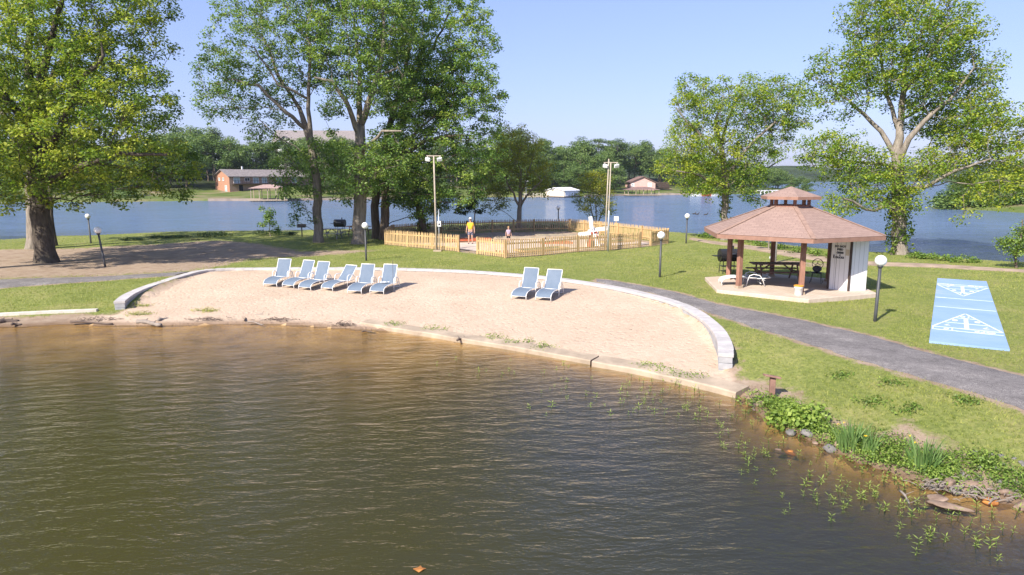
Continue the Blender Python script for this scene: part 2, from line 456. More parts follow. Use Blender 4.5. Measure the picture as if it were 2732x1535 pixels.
murk_refl = n.mix(mk.outputs[0], (0.045, 0.041, 0.008), (0.029, 0.032, 0.030))          # olive left, grey-blue right: tree and sky reflections put into the body colour
murk_refl = n.mix(openl.outputs[0], murk_refl, (0.115, 0.172, 0.262)); n.link(murk_refl, df.inputs['Color'])  # open lake: blue of the reflected sky painted into the diffuse colour
ex = n.math('POWER', 2.718, n.math('MULTIPLY', dep, -2.0))
op = n.math('SUBTRACT', 1.0, n.math('MULTIPLY', ex, 0.9))
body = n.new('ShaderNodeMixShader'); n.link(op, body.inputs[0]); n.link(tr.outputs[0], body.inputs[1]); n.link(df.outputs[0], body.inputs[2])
surf = n.new('ShaderNodeMixShader'); n.link(fres.outputs[0], surf.inputs[0]); n.link(body.outputs[0], surf.inputs[1]); n.link(gl.outputs[0], surf.inputs[2])
n.done(surf.outputs[0])
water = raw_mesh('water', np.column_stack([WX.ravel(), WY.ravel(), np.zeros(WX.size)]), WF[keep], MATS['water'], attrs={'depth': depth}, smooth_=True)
tag(water, kind='structure')

# ------------------------------------------------------------------ asphalt paths
n = NT('asphalt'); MATS['asphalt'] = n.m
c = n.ramp(n.noise(1.1, 6, 0.65), [(0.25, (0.17, 0.155, 0.15)), (0.55, (0.25, 0.23, 0.22)), (0.8, (0.35, 0.32, 0.30))])
sp = n.ramp(n.noise(70, 2, 0.5), [(0.45, (0.55,)*3), (0.62, (1.25,)*3)])
c = n.mix(1.0, c, sp, 'MULTIPLY'); c = n.mix(1.0, c, n.ramp(n.noise(7, 5, .75), [(.3, (.7,)*3), (.7, (1.25,)*3)]), 'MULTIPLY')
n.done(n.pbr(c, 0.9, 0.2, 0, n.bump(n.noise(60, 3), 0.6, 0.015)))
mat('worn_path', (0.36, 0.27, 0.2), 0.95, 0.4, 1.2, 0.5, 30)
def path_sheet(name, up, lo, m, z=0.6, lift=0.03):
    def dense(px, n_):
        pts = [at(u, v, z) for u, v in px]
        L = [0]
        for a, b in zip(pts, pts[1:]): L.append(L[-1] + (b - a).length)
        t = np.linspace(0, L[-1], n_)
        return np.column_stack([np.interp(t, L, [p[i] for p in pts]) for i in range(2)])
    N, K = 160, 10
    A, B = dense(up, N), dense(lo, N)
    wob = lambda s: np.convolve(rng.normal(0, 0.10, N + 4), np.ones(5) / 5, 'valid')[:, None] * s
    dirn = (A - B) / np.linalg.norm(A - B, axis=1)[:, None]
    A = A + dirn * wob(1.0); B = B + dirn * wob(1.0)
    Vs = []
    for k in range(K + 1):
        t = k / K; Q = A * t + B * (1 - t)
        zz = H(Q[:,0], Q[:,1]) + lift - (0.028 if k in (0, K) else 0)
        Vs.append(np.column_stack([Q, zz]))
    Vs = np.concatenate(Vs); ii = np.arange(N * (K + 1)).reshape(K + 1, N)
    Fs = np.column_stack([ii[:-1,:-1].ravel(), ii[:-1,1:].ravel(), ii[1:,1:].ravel(), ii[1:,:-1].ravel()])
    return tag(raw_mesh(name, Vs, Fs, m, smooth_=True), kind='structure')
path_sheet('footpath', path_up, path_lo, MATS['asphalt'])
path_sheet('driveway', left_up, left_lo, MATS['asphalt'])
path_sheet('lakeside_path', back_up, back_lo, MATS['worn_path'])

# ------------------------------------------------------------------ far banks
FAR = [(-420,150),(-170,141)] + [xy(at(*S(u, v), 0)) for u, v in [(0,541),(250,540),(500,537),(740,536),(1000,533),(1200,529),(1330,527),(1480,527),(1600,524),(1700,521),(1900,520),(2050,517),(2140,514)]] + [(118,265),(112,420),(60,700),(-420,700)]
RIGHTB = [xy(at(*S(u, v), 0)) for u, v in [(2470,556),(2510,559),(2560,561),(2640,564),(2732,569),(2850,576)]] + [(160,95),(260,110),(260,190),(150,175),(98,150)]
def HF(x, y):
    d = sdf(x, y, FAR)
    h = 0.35 + 0.052 * np.clip(d, 0, 22) + 0.115 * np.clip(d - 22, 0, 80)
    h = np.where(x > 20, h * 0.85, h)
    h = np.where(d > 0, h + 0.25 * np.sin(x * .09) * smooth(d / 20), -1.5)
    d2 = sdf(x, y, RIGHTB)
    h2 = np.where(d2 > 0, 0.1 + 0.9 * smooth(d2 / 8), -1.5)
    return np.maximum(h, h2)
fx = np.arange(-420, 262, 2.5); fy = np.arange(84, 420, 2.5)
FXG, FYG = np.meshgrid(fx, fy)
fz = HF(FXG.ravel(), FYG.ravel())
idx = np.arange(FXG.size).reshape(FXG.shape)
FF = np.column_stack([idx[:-1,:-1].ravel(), idx[:-1,1:].ravel(), idx[1:,1:].ravel(), idx[1:,:-1].ravel()])
FF = FF[np.any(fz[FF] > -1, axis=1)]
n = NT('far_ground'); MATS['far_ground'] = n.m
g = n.ramp(n.noise(0.12, 4), [(0.35, (0.10, 0.145, 0.03)), (0.5, (0.14, 0.18, 0.045)), (0.68, (0.30, 0.23, 0.15))])
g = n.mix(n.math('MULTIPLY', n.noise(1.5, 4), 0.5), g, (0.06, 0.07, 0.03)); g = n.mix(n.attr('wood').outputs['Fac'], g, (0.035, 0.045, 0.018))
n.done(n.pbr(g, 0.95, 0.1, 0, n.bump(n.noise(1.2, 4), 0.6, 0.3)))
tag(raw_mesh('far_bank', np.column_stack([FXG.ravel(), FYG.ravel(), fz]), FF, MATS['far_ground'], attrs={'wood': smooth((sdf(FXG.ravel(), FYG.ravel(), FAR) - 24) / 12)}, smooth_=True), kind='structure')
def HFs(x, y): return float(HF(np.array([float(x)]), np.array([float(y)]))[0])
# distant ridge across the open lake
rx = np.linspace(-500, 1500, 90); Vr = []; 
for j, (yy, k) in enumerate([(760, 0), (785, 0.75), (850, 1.0), (1100, 0.9)]):
    hh_ = 19 + 4 * np.sin(rx * 0.011) + 3 * np.sin(rx * 0.037 + 1) + rng.normal(0, 0.8, len(rx))
    Vr.append(np.column_stack([rx, np.full_like(rx, yy), hh_ * k - 0.3]))
Vr = np.concatenate(Vr); ii = np.arange(len(Vr)).reshape(4, -1)
mat('distant_wood', (0.05, 0.07, 0.03), 1.0, 0.5, 0.05, 1.0, 0.3, 0.0, bd=2.0)
tag(raw_mesh('hills', Vr, np.column_stack([ii[:-1,:-1].ravel(), ii[:-1,1:].ravel(), ii[1:,1:].ravel(), ii[1:,:-1].ravel()]), MATS['distant_wood'], smooth_=True), kind='structure')
# ------------------------------------------------------------------ foliage and bark materials
def leaf_mat(name, dark, midc, light, trans=0.35, rough=0.5, spec=0.35):
    if name in MATS: return MATS[name]
    n = NT(name)
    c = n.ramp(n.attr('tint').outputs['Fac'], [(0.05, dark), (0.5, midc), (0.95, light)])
    p = n.pbr(c, rough, spec)
    t = n.new('ShaderNodeBsdfTranslucent'); n.link(n.mix(1.0, c, (1.25, 1.35, 0.55), 'MULTIPLY'), t.inputs['Color'])
    m = n.new('ShaderNodeMixShader'); m.inputs[0].default_value = trans
    n.link(p, m.inputs[1]); n.link(t.outputs[0], m.inputs[2])
    MATS[name] = n.done(m.outputs[0]); return MATS[name]
leaf_mat('leaf_oak', (0.066, 0.13, 0.020), (0.185, 0.28, 0.042), (0.43, 0.46, 0.075), 0.42)
leaf_mat('leaf_gum', (0.062, 0.127, 0.029), (0.168, 0.273, 0.066), (0.336, 0.427, 0.101), 0.4)
leaf_mat('leaf_bright', (0.081, 0.160, 0.020), (0.197, 0.306, 0.040), (0.422, 0.451, 0.053), 0.45)
leaf_mat('leaf_yellow', (0.125, 0.16, 0.02), (0.25, 0.27, 0.036), (0.43, 0.39, 0.047), 0.48)
leaf_mat('leaf_ivy', (0.04, 0.085, 0.012), (0.10, 0.17, 0.022), (0.21, 0.26, 0.03), 0.35, 0.4)
leaf_mat('leaf_far', (0.061, 0.112, 0.030), (0.131, 0.207, 0.055), (0.237, 0.304, 0.085), 0.3)
leaf_mat('leaf_pine', (0.052, 0.090, 0.028), (0.105, 0.165, 0.048), (0.19, 0.25, 0.075), 0.18)
leaf_mat('leaf_weed', (0.072, 0.130, 0.021), (0.169, 0.267, 0.046), (0.325, 0.416, 0.085), 0.38)
leaf_mat('leaf_maple', (0.075, 0.150, 0.034), (0.205, 0.325, 0.075), (0.40, 0.48, 0.11), 0.45)
leaf_mat('leaf_reed', (0.07, 0.14, 0.04), (0.145, 0.25, 0.075), (0.26, 0.35, 0.13), 0.35)
leaf_mat('leaf_dark', (0.018, 0.042, 0.012), (0.036, 0.078, 0.020), (0.075, 0.125, 0.03), 0.22)
leaf_mat('grass_blade', (0.155, 0.21, 0.037), (0.285, 0.325, 0.075), (0.44, 0.41, 0.14), 0.35, 0.6, 0.2)
def bark(name, dk, lt):
    n = NT(name); v = n.map((7, 7, 1.4))
    c = n.ramp(n.noise(1.0, 6, 0.7, v), [(0.3, dk), (0.7, lt)])
    c = n.mix(n.ramp(n.noise(1.1, 3), [(0.5, (0,0,0)), (0.75, (0.5,)*3)]), c, (0.17, 0.16, 0.12))
    MATS[name] = n.done(n.pbr(c, 0.95, 0.1, 0, n.bump(n.noise(2.2, 5, 0.7, v), 1.0, 0.06)))
bark('bark_dark', (0.045, 0.036, 0.03), (0.15, 0.125, 0.10))
bark('bark_grey', (0.13, 0.11, 0.09), (0.37, 0.32, 0.265))
bark('bark_brown', (0.075, 0.055, 0.04), (0.21, 0.165, 0.125))

def leaf_cloud(cent, sig, nper, size, tint0=0.5, tvar=0.18, lvar=0.16, up=0.55, wide=0.55):
    """rhombic leaves scattered round the points cent; returns verts, quads, tint"""
    cent = np.asarray(cent, float); N = len(cent)
    sig = np.broadcast_to(np.asarray(sig, float), (N, 3)) if np.ndim(sig) else np.full((N, 3), sig)
    tint_c = np.broadcast_to(np.asarray(tint0, float), (N,)) + rng.normal(0, tvar, N)
    k = rng.poisson(nper, N); who = np.repeat(np.arange(N), k); M = len(who)
    off = rng.normal(0, 1, (M, 3)); off /= np.maximum(1, np.linalg.norm(off, axis=1) / 1.8)[:, None]
    p = cent[who] + off * sig[who]
    nrm = rng.normal(0, 1, (M, 3)); nrm[:, 2] = np.abs(nrm[:, 2]) + up; nrm += 0.5 * off
    nrm /= np.linalg.norm(nrm, axis=1)[:, None]
    a = rng.normal(0, 1, (M, 3)); a[:, 2] -= 0.3
    a -= nrm * (a * nrm).sum(1)[:, None]; a /= np.linalg.norm(a, axis=1)[:, None]
    b = np.cross(nrm, a)
    L = size * rng.uniform(0.65, 1.3, M)[:, None]; W = L * wide
    q0 = p - a * L * .5; q1 = p + b * W * .5 + nrm * L * 0.06; q2 = p + a * L * .5 - nrm * L * 0.10; q3 = p - b * W * .5 + nrm * L * 0.06
    V = np.stack([q0, q1, q2, q3], 1).reshape(-1, 3)
    F = np.arange(4 * M).reshape(M, 4)
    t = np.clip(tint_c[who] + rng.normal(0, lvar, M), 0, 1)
    return V, F, np.repeat(t, 4)

class Tubes:
    def __init__(s): s.V = []; s.F = []; s.n = 0
    def add(s, pts, rad, sides):
        pts = np.asarray(pts, float); rad = np.asarray(rad, float); m = len(pts)
        t = np.gradient(pts, axis=0); t /= np.maximum(1e-9, np.linalg.norm(t, axis=1))[:, None]
        ref = np.array([0.31, 0.83, 0.2]) if abs(t[0][1]) < 0.8 else np.array([0.9, 0.1, 0.3])
        x = np.cross(t, ref); x /= np.maximum(1e-9, np.linalg.norm(x, axis=1))[:, None]; y = np.cross(t, x)
        a = np.linspace(0, 2 * np.pi, sides, endpoint=False)
        ring = pts[:, None] + rad[:, None, None] * (x[:, None] * np.cos(a)[None, :, None] + y[:, None] * np.sin(a)[None, :, None])
        i = np.arange(m * sides).reshape(m, sides) + s.n; j = np.roll(i, -1, 1)
        s.F.append(np.stack([i[:-1], j[:-1], j[1:], i[1:]], -1).reshape(-1, 4)); s.V.append(ring.reshape(-1, 3)); s.n += m * sides
    def build(s, name, m, parent): return raw_mesh(name, np.concatenate(s.V), np.concatenate(s.F), m, parent, smooth_=True)

def polyline(px, Y, dys, r0, r1):
    P = [atY(u, v, Y + d) for (u, v), d in zip(px, dys)]
    return P

def grow(root, trunk, limbs, clumps, tip_r=0.013, bf=0.35, expo=2.35, sag=0.1):
    """trunk/limbs: lists of (x,y,z,r); clumps: points. Returns tube chains and per-clump end direction"""
    nodes = []; par = []; rad = []; plen = []
    def push(p, pa, r):
        nodes.append(np.array(p, float)); par.append(pa); rad.append(r)
        plen.append(0 if pa < 0 else plen[pa] + np.linalg.norm(nodes[pa] - nodes[-1])); return len(nodes) - 1
    def run(line, start):
        pr = start
        for k in range(len(line)):
            q = np.array(line[k][:3]); r = line[k][3]
            if pr < 0: pr = push(q, -1, r); continue
            a = nodes[pr]; ra = max(r, rad[pr] if rad[pr] > 0 else r) if k else r
            m = max(1, int(np.linalg.norm(q - a) / 0.6)); r_0 = rad[pr]
            for j in range(1, m + 1):
                t = j / m
                jit = rng.normal(0, 0.045, 3) * (j < m)
                pr = push(a + (q - a) * t + jit, pr, (r_0 if k else r) * (1 - t) + r * t)
        return pr
    run(trunk, -1)
    for L in limbs:
        A = np.array(nodes); p0 = np.array(L[0][:3])
        run(L, int(np.argmin(np.linalg.norm(A - p0, axis=1))))
    nskel = len(nodes)
    # unused trunk base must not sprout
    cl = np.asarray(clumps, float)
    zmin = nodes[0][2]
    A = np.array(nodes); d0 = np.min(np.linalg.norm(cl[:, None] - A[None], axis=2), axis=1)
    ends = np.zeros((len(cl), 3)); endn = np.zeros(len(cl), int)
    low = np.array([i for i in range(nskel)])
    for ci in np.argsort(d0):
        p = cl[ci]; A = np.array(nodes); d = p - A
        dist = np.linalg.norm(d, axis=1)
        cost = dist + bf * np.array(plen) + 0.9 * np.maximum(0, -d[:, 2]) * (dist > 1.0)
        pa = int(np.argmin(cost)); a = nodes[pa]; L = dist[pa]
        m = max(1, int(L / 0.55)); bow = np.array([0, 0, sag * L]); pr = pa
        for j in range(1, m + 1):
            t = j / m
            q = a + (p - a) * t + bow * (t * (1 - t)) * 2 + rng.normal(0, 0.05, 3) * (j < m) * min(1, L)
            pr = push(q, pr, 0)
        endn[ci] = pr; dd = nodes[pr] - nodes[par[pr]]; ends[ci] = dd / max(1e-6, np.linalg.norm(dd))
    N = len(nodes); acc = np.zeros(N); ch = [[] for _ in range(N)]
    for i in range(N):
        if par[i] >= 0: ch[par[i]].append(i)
    pipe = np.zeros(N)
    for i in range(N - 1, -1, -1):
        pipe[i] = tip_r if not ch[i] else sum(pipe[c] ** expo for c in ch[i]) ** (1 / expo)
    rr = np.maximum(np.array(rad), pipe)
    for i in range(1, N):                                   # branches never outgrow what bears them
        rr[i] = min(rr[i], rr[par[i]])
    chains = []; stack = [(0, None)]
    while stack:
        i, p0 = stack.pop()
        c = [i] if p0 is None else [p0, i]
        while ch[i]:
            kids = sorted(ch[i], key=lambda k: -rr[k])
            for k in kids[1:]: stack.append((k, i))
            i = kids[0]; c.append(i)
        r = rr[c].copy()
        if p0 is not None: r[0] = r[1]
        chains.append((np.array([nodes[k] for k in c]), r))
    return chains, ends

def blob_points(blobs, Y, spacing):
    out = []; T = []
    for b in blobs:
        u, v, ru, rv, dy, cnt = b[:6]; tb = b[6] if len(b) > 6 else 0.5
        yy = Y + dy; c = np.array(atY(u, v, yy)); s = mpx(yy)
        rx, rz = ru * s, rv * s; ry = (rx + rz) * 0.5 if len(b) < 8 else b[7]
        tries = 0; got = 0
        while got < cnt and tries < cnt * 30:
            tries += 1
            q = rng.normal(0, 1, 3); q /= np.linalg.norm(q); q *= rng.uniform(0.12, 1) ** (1 / 2.4)
            p = c + q * np.array([rx, ry, rz])
            if out and np.min(np.linalg.norm(np.array(out) - p, axis=1)) < spacing: continue
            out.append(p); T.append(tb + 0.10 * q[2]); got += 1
    return np.array(out), np.array(T)

def tree(name, label, Y, trunk, limbs, blobs, leaf, barkm, cat='tree', spacing=0.62, nper=34, size=0.2, sub=7, sigs=(0.25, 0.25, 0.14),
         spread=0.46, tip_r=0.014, bare=0.0, ivy=None, tvar=0.16, group=None, bf=0.35, twig_r=0.009):
    """trunk/limbs: [(u, v, dy, radius)] in photo pixels at distance Y; blobs: crown volumes"""
    T3 = [(*atY(u, v, Y + d), r) for u, v, d, r in trunk]
    b = Vector(T3[0][:3]); gz = Hs(b.x, b.y)
    T3[0] = (b.x, b.y, gz - 0.15, trunk[0][3])
    L3 = [[(*atY(u, v, Y + d), r) for u, v, d, r in L] for L in limbs]
    cl, tb = blob_points(blobs, Y, spacing * 1.5)
    root = empty(name, (b.x, b.y, gz), 0, label, cat, group)
    org = np.array(root.location)
    # flare at the root
    f0 = T3[0]; d = (Vector(T3[1][:3]) - Vector(f0[:3]))
    k1 = Vector(f0[:3]) + d.normalized() * min(0.75, d.length * 0.4)
    T3 = [(f0[0], f0[1], f0[2], f0[3] * 1.35), (*k1, f0[3])] + T3[1:]
    chains, ends = grow(0, T3, L3, cl, tip_r, bf)
    tb_ = Tubes()
    for P, r in chains:
        tb_.add(P - org, r, 14 if r.max() > 0.2 else (8 if r.max() > 0.06 else 4))
    # sub-twigs: every clump is several leafy shoots
    kk = np.repeat(np.arange(len(cl)), sub)
    dirs = rng.normal(0, 1, (len(kk), 3)) + ends[kk] * 0.9; dirs[:, 2] += 0.15
    dirs /= np.linalg.norm(dirs, axis=1)[:, None]
    tips = cl[kk] + dirs * (spread * rng.uniform(0.5, 1.25, len(kk)))[:, None]
    for a, c in zip(cl[kk], tips):
        mid = (a + c) / 2 + np.array([0, 0, 0.05]); tb_.add(np.array([a, mid, c]) - org, [twig_r * 1.3, twig_r, twig_r * 0.5], 3)
    tb_.build('trunk', MATS[barkm], root)
    if bare > 0:
        keep = rng.random(len(tips)) > bare; tips, kk = tips[keep], kk[keep]
    V, F, t = leaf_cloud(tips - org, sigs, nper * 4.2 / sub, size * .76, tb[kk] + np.repeat(rng.normal(0, .13, len(cl)), sub)[:len(kk)] if bare == 0 else tb[kk], tvar, up=.85)
    raw_mesh('crown', V, F, MATS[leaf], root, {'tint': t})
    if ivy:
        v0, v1, sp, cnt, off = ivy
        P, r = chains[0]; sel = [(p, rr_) for p, rr_ in zip(P, r)]
        z0, z1 = np.array(atY(0, v0, Y))[2], np.array(atY(0, v1, Y))[2]
        Z = np.array([p[2] for p, _ in sel]); pts = []
        for _ in range(cnt):
            z = z0 + (z1 - z0) * rng.random() ** 0.8
            k = int(np.argmin(abs(Z - z))); p, rr_ = sel[k]
            a = rng.uniform(0, 2 * np.pi) if off is None else rng.normal(off, 0.6)
            pts.append([p[0] + math.cos(a) * (rr_ + rng.uniform(0.0, sp)), p[1] + math.sin(a) * (rr_ + rng.uniform(0, sp)), z])
        V, F, t = leaf_cloud(np.array(pts) - org, (0.12, 0.12, 0.14), 7, size * 0.85, 0.55, 0.15, up=0.1)
        raw_mesh('ivy', V, F, MATS['leaf_ivy'], root, {'tint': t})
    return root

# ---- big oak at the left (two more trunks stand close behind it)
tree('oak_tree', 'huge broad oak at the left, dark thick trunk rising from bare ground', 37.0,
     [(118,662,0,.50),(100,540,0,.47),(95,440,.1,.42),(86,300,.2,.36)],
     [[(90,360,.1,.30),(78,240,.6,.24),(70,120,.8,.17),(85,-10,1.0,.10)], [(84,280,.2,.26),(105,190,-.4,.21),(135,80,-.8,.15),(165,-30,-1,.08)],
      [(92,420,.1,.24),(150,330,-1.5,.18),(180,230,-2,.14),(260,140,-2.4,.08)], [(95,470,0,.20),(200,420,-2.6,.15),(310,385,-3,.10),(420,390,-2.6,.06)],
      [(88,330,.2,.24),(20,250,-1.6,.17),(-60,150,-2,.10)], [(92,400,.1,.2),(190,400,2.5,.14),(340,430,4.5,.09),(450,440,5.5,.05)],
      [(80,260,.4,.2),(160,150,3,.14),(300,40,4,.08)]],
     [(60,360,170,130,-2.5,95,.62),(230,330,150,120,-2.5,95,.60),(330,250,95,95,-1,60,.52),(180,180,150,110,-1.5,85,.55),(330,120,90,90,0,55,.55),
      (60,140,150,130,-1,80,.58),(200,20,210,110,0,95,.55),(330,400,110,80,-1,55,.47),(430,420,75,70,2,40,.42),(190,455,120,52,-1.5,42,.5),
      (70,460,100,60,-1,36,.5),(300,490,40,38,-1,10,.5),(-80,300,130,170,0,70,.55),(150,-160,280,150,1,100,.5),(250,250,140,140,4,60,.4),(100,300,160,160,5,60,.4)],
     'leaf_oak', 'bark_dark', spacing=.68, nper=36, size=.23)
tree('oak_tree', 'paler oak trunk right behind the huge left-hand oak, crown hidden', 44.3,
     [(86,627,0,.42),(83,520,0,.40),(80,420,0,.34),(70,280,0,.26)],
     [[(80,400,0,.2),(20,300,1,.14),(-60,220,2,.07)],[(76,340,0,.2),(140,240,1.5,.13),(200,150,2,.07)]],
     [(60,300,170,110,2,18,.45),(-60,250,120,120,1,18,.45),(160,200,150,120,3,14,.45),(50,120,200,120,2,18,.5)],
     'leaf_oak', 'bark_grey', spacing=.75, nper=34, size=.26)
tree('slender_tree', 'thin dark trunk at the water edge just right of the left oak', 46.6,
     [(137,606,0,.16),(128,540,0,.14),(122,450,0,.12),(118,330,0,.07)], [],
     [(120,350,90,80,1,26,.4),(150,430,70,45,1,14,.4)], 'leaf_oak', 'bark_dark', spacing=.7, nper=30, size=.22)
# ---- the middle group
tree('sweetgum_tree', 'slimmer leaning tree forking over the water, left of the twin-limbed gum', 48.5,
     [(801,610,0,.33),(797,480,0,.30),(787,395,0,.26),(770,325,0,.22),(752,270,.3,.14)],
     [[(785,390,0,.17),(778,300,-.6,.15),(776,220,-1,.12),(780,110,-1.2,.07)],[(770,325,0,.15),(715,280,-1.2,.12),(650,215,-2,.09),(590,200,-2.5,.05)],
      [(755,275,.3,.13),(700,190,.8,.10),(660,90,1,.06)],[(775,250,-.8,.09),(700,215,-2,.07),(640,120,-2.6,.05)]],
     [(640,130,110,95,0,52,.62),(720,70,100,85,-.5,48,.60),(600,240,85,60,-1,30,.55),(560,190,62,70,.5,24,.55),(690,230,80,50,1,20,.5),(780,130,70,90,0,32,.55),
      (680,320,60,40,0,14,.5),(540,270,45,35,0,9,.45),(760,0,130,60,0,42,.55),(640,20,85,60,0,24,.6),(815,420,70,60,1,26,.5),(740,430,55,60,1,20,.45),(760,500,45,28,-.5,7,.4),(770,555,30,16,-.6,5,.35)],
     'leaf_gum', 'bark_grey', spacing=.66, nper=30, size=.24, bare=.08)
tree('sweetgum_tree', 'tall pale-barked gum with two big upright limbs, left of the globe lamp', 48.0,
     [(903,612,0,.46),(906,480,0,.43),(904,390,0,.38),(905,315,0,.33)],
     [[(905,320,0,.22),(902,250,.2,.19),(905,180,.3,.14),(890,60,.5,.07)],[(906,320,0,.26),(932,245,-.4,.22),(950,190,-.6,.18),(965,110,-.6,.12),(960,10,-.4,.07)],
      [(903,340,0,.2),(870,255,-1.2,.15),(835,205,-1.8,.11),(790,195,-2.2,.06)],[(950,195,-.6,.1),(1000,170,-1.5,.07)],[(904,390,0,.13),(960,330,-2,.09),(1010,330,-2.6,.05)]],
     [(860,90,95,100,0,55,.58),(960,60,100,100,-.5,60,.55),(900,170,110,80,-.5,46,.52),(960,230,80,60,-1,28,.5),(840,275,35,30,-1.5,9,.5),(870,-60,170,90,0,65,.5),(900,420,70,60,-1.5,38,.52),
      (830,390,55,50,-1,22,.5),(960,400,60,70,-1.5,36,.48),(885,470,62,34,-1.6,18,.5)],
     'leaf_gum', 'bark_grey', spacing=.64, nper=33, size=.24)
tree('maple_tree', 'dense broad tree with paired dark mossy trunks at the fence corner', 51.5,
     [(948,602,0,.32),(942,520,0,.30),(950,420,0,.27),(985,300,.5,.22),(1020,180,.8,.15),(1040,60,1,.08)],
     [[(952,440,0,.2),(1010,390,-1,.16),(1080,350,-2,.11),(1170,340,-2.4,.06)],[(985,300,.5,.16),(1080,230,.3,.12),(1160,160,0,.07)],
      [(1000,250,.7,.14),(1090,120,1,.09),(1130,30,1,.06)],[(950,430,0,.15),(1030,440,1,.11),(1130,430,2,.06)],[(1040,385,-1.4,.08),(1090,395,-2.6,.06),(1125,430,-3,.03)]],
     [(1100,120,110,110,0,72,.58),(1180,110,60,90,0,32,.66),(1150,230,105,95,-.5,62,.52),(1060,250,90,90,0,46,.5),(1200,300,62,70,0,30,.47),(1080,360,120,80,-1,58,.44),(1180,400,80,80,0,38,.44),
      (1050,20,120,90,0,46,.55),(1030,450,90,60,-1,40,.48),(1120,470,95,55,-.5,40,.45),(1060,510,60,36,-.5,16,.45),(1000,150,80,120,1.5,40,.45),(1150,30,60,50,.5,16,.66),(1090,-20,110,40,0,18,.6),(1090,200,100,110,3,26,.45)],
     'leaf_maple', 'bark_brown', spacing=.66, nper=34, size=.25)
tree('maple_tree', 'right-hand trunk of the dark mossy pair beside the fence corner', 50.7,
     [(966,604,0,.34),(968,520,0,.31),(975,430,0,.26),(1000,330,.4,.16),(1040,230,.8,.09)],
     [[(975,430,0,.14),(1040,340,-.6,.1),(1110,280,-1,.05)]],
     [(1040,280,90,90,1,34,.45),(1000,390,70,60,0,24,.45),(1090,220,80,80,2,26,.45),(985,480,50,36,-.5,14,.45)], 'leaf_maple', 'bark_brown', spacing=.7, nper=28, size=.25)
tree('ivy_tree', 'short leaning trunk wrapped in ivy behind the front-left picket fence', 53.5,
     [(1066,598,0,.30),(1062,560,0,.28),(1050,510,0,.22),(1040,450,.3,.14)], [],
     [(1045,495,48,40,0,20,.5),(1085,520,36,22,0,8,.5),(1110,510,30,22,0,6,.45)], 'leaf_ivy', 'bark_brown', spacing=.5, nper=34, size=.22, ivy=(585,500,.3,60,None))
tree('willow_tree', 'yellow-green fine-leaved tree with fanned stems behind the picket fence', 60.4,
     [(1305,600,0,.22),(1306,530,0,.20),(1308,480,0,.15),(1310,430,0,.08)],
     [[(1306,520,0,.12),(1280,470,-.5,.08),(1262,420,-1,.05)],[(1306,525,0,.11),(1335,480,-.5,.08),(1362,455,-1,.05)],[(1307,500,0,.1),(1325,450,.6,.07),(1340,390,1,.04)]],
     [(1300,400,62,58,0,52,.6),(1345,440,42,50,0,30,.62),(1262,440,42,66,0,34,.45),(1235,470,26,50,0,14,.42),(1325,380,40,34,0,18,.8),(1280,360,36,40,0,18,.7),(1250,510,26,22,0,8,.4)],
     'leaf_yellow', 'bark_grey', spacing=.55, nper=40, size=.21, spread=.6, bare=.05)
tree('small_tree', 'small round bushy tree with several stems behind the windmill fence', 63.0,
     [(1500,572,0,.07),(1499,540,0,.06),(1498,500,0,.05)],
     [[(1500,570,0,.06),(1488,535,-.3,.05),(1478,500,-.4,.03)],[(1500,570,0,.06),(1512,540,.3,.05),(1522,505,.4,.03)]],
     [(1497,475,38,34,0,34,.55),(1480,505,28,30,0,14,.5),(1516,510,28,30,0,14,.5),(1497,450,24,20,0,10,.62)], 'leaf_yellow', 'bark_grey', spacing=.5, nper=42, size=.2)
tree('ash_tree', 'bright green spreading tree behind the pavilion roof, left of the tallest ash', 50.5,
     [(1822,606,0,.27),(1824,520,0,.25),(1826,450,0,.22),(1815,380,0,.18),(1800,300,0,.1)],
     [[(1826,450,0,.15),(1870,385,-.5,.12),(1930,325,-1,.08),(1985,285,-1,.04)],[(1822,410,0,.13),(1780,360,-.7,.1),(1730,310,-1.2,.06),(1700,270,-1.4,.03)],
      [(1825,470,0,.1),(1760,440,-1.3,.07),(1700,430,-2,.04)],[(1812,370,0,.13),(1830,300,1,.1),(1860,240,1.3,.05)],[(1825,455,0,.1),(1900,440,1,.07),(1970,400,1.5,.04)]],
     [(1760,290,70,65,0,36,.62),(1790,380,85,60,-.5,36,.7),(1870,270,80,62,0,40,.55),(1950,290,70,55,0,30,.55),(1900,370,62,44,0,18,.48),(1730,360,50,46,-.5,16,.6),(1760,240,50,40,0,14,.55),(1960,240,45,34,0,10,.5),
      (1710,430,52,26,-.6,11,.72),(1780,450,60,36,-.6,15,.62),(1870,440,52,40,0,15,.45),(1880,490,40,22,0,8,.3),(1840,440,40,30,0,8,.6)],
     'leaf_bright', 'bark_grey', spacing=.52, nper=40, size=.22, bare=.03, ivy=(600,470,.12,46,None), spread=.62)
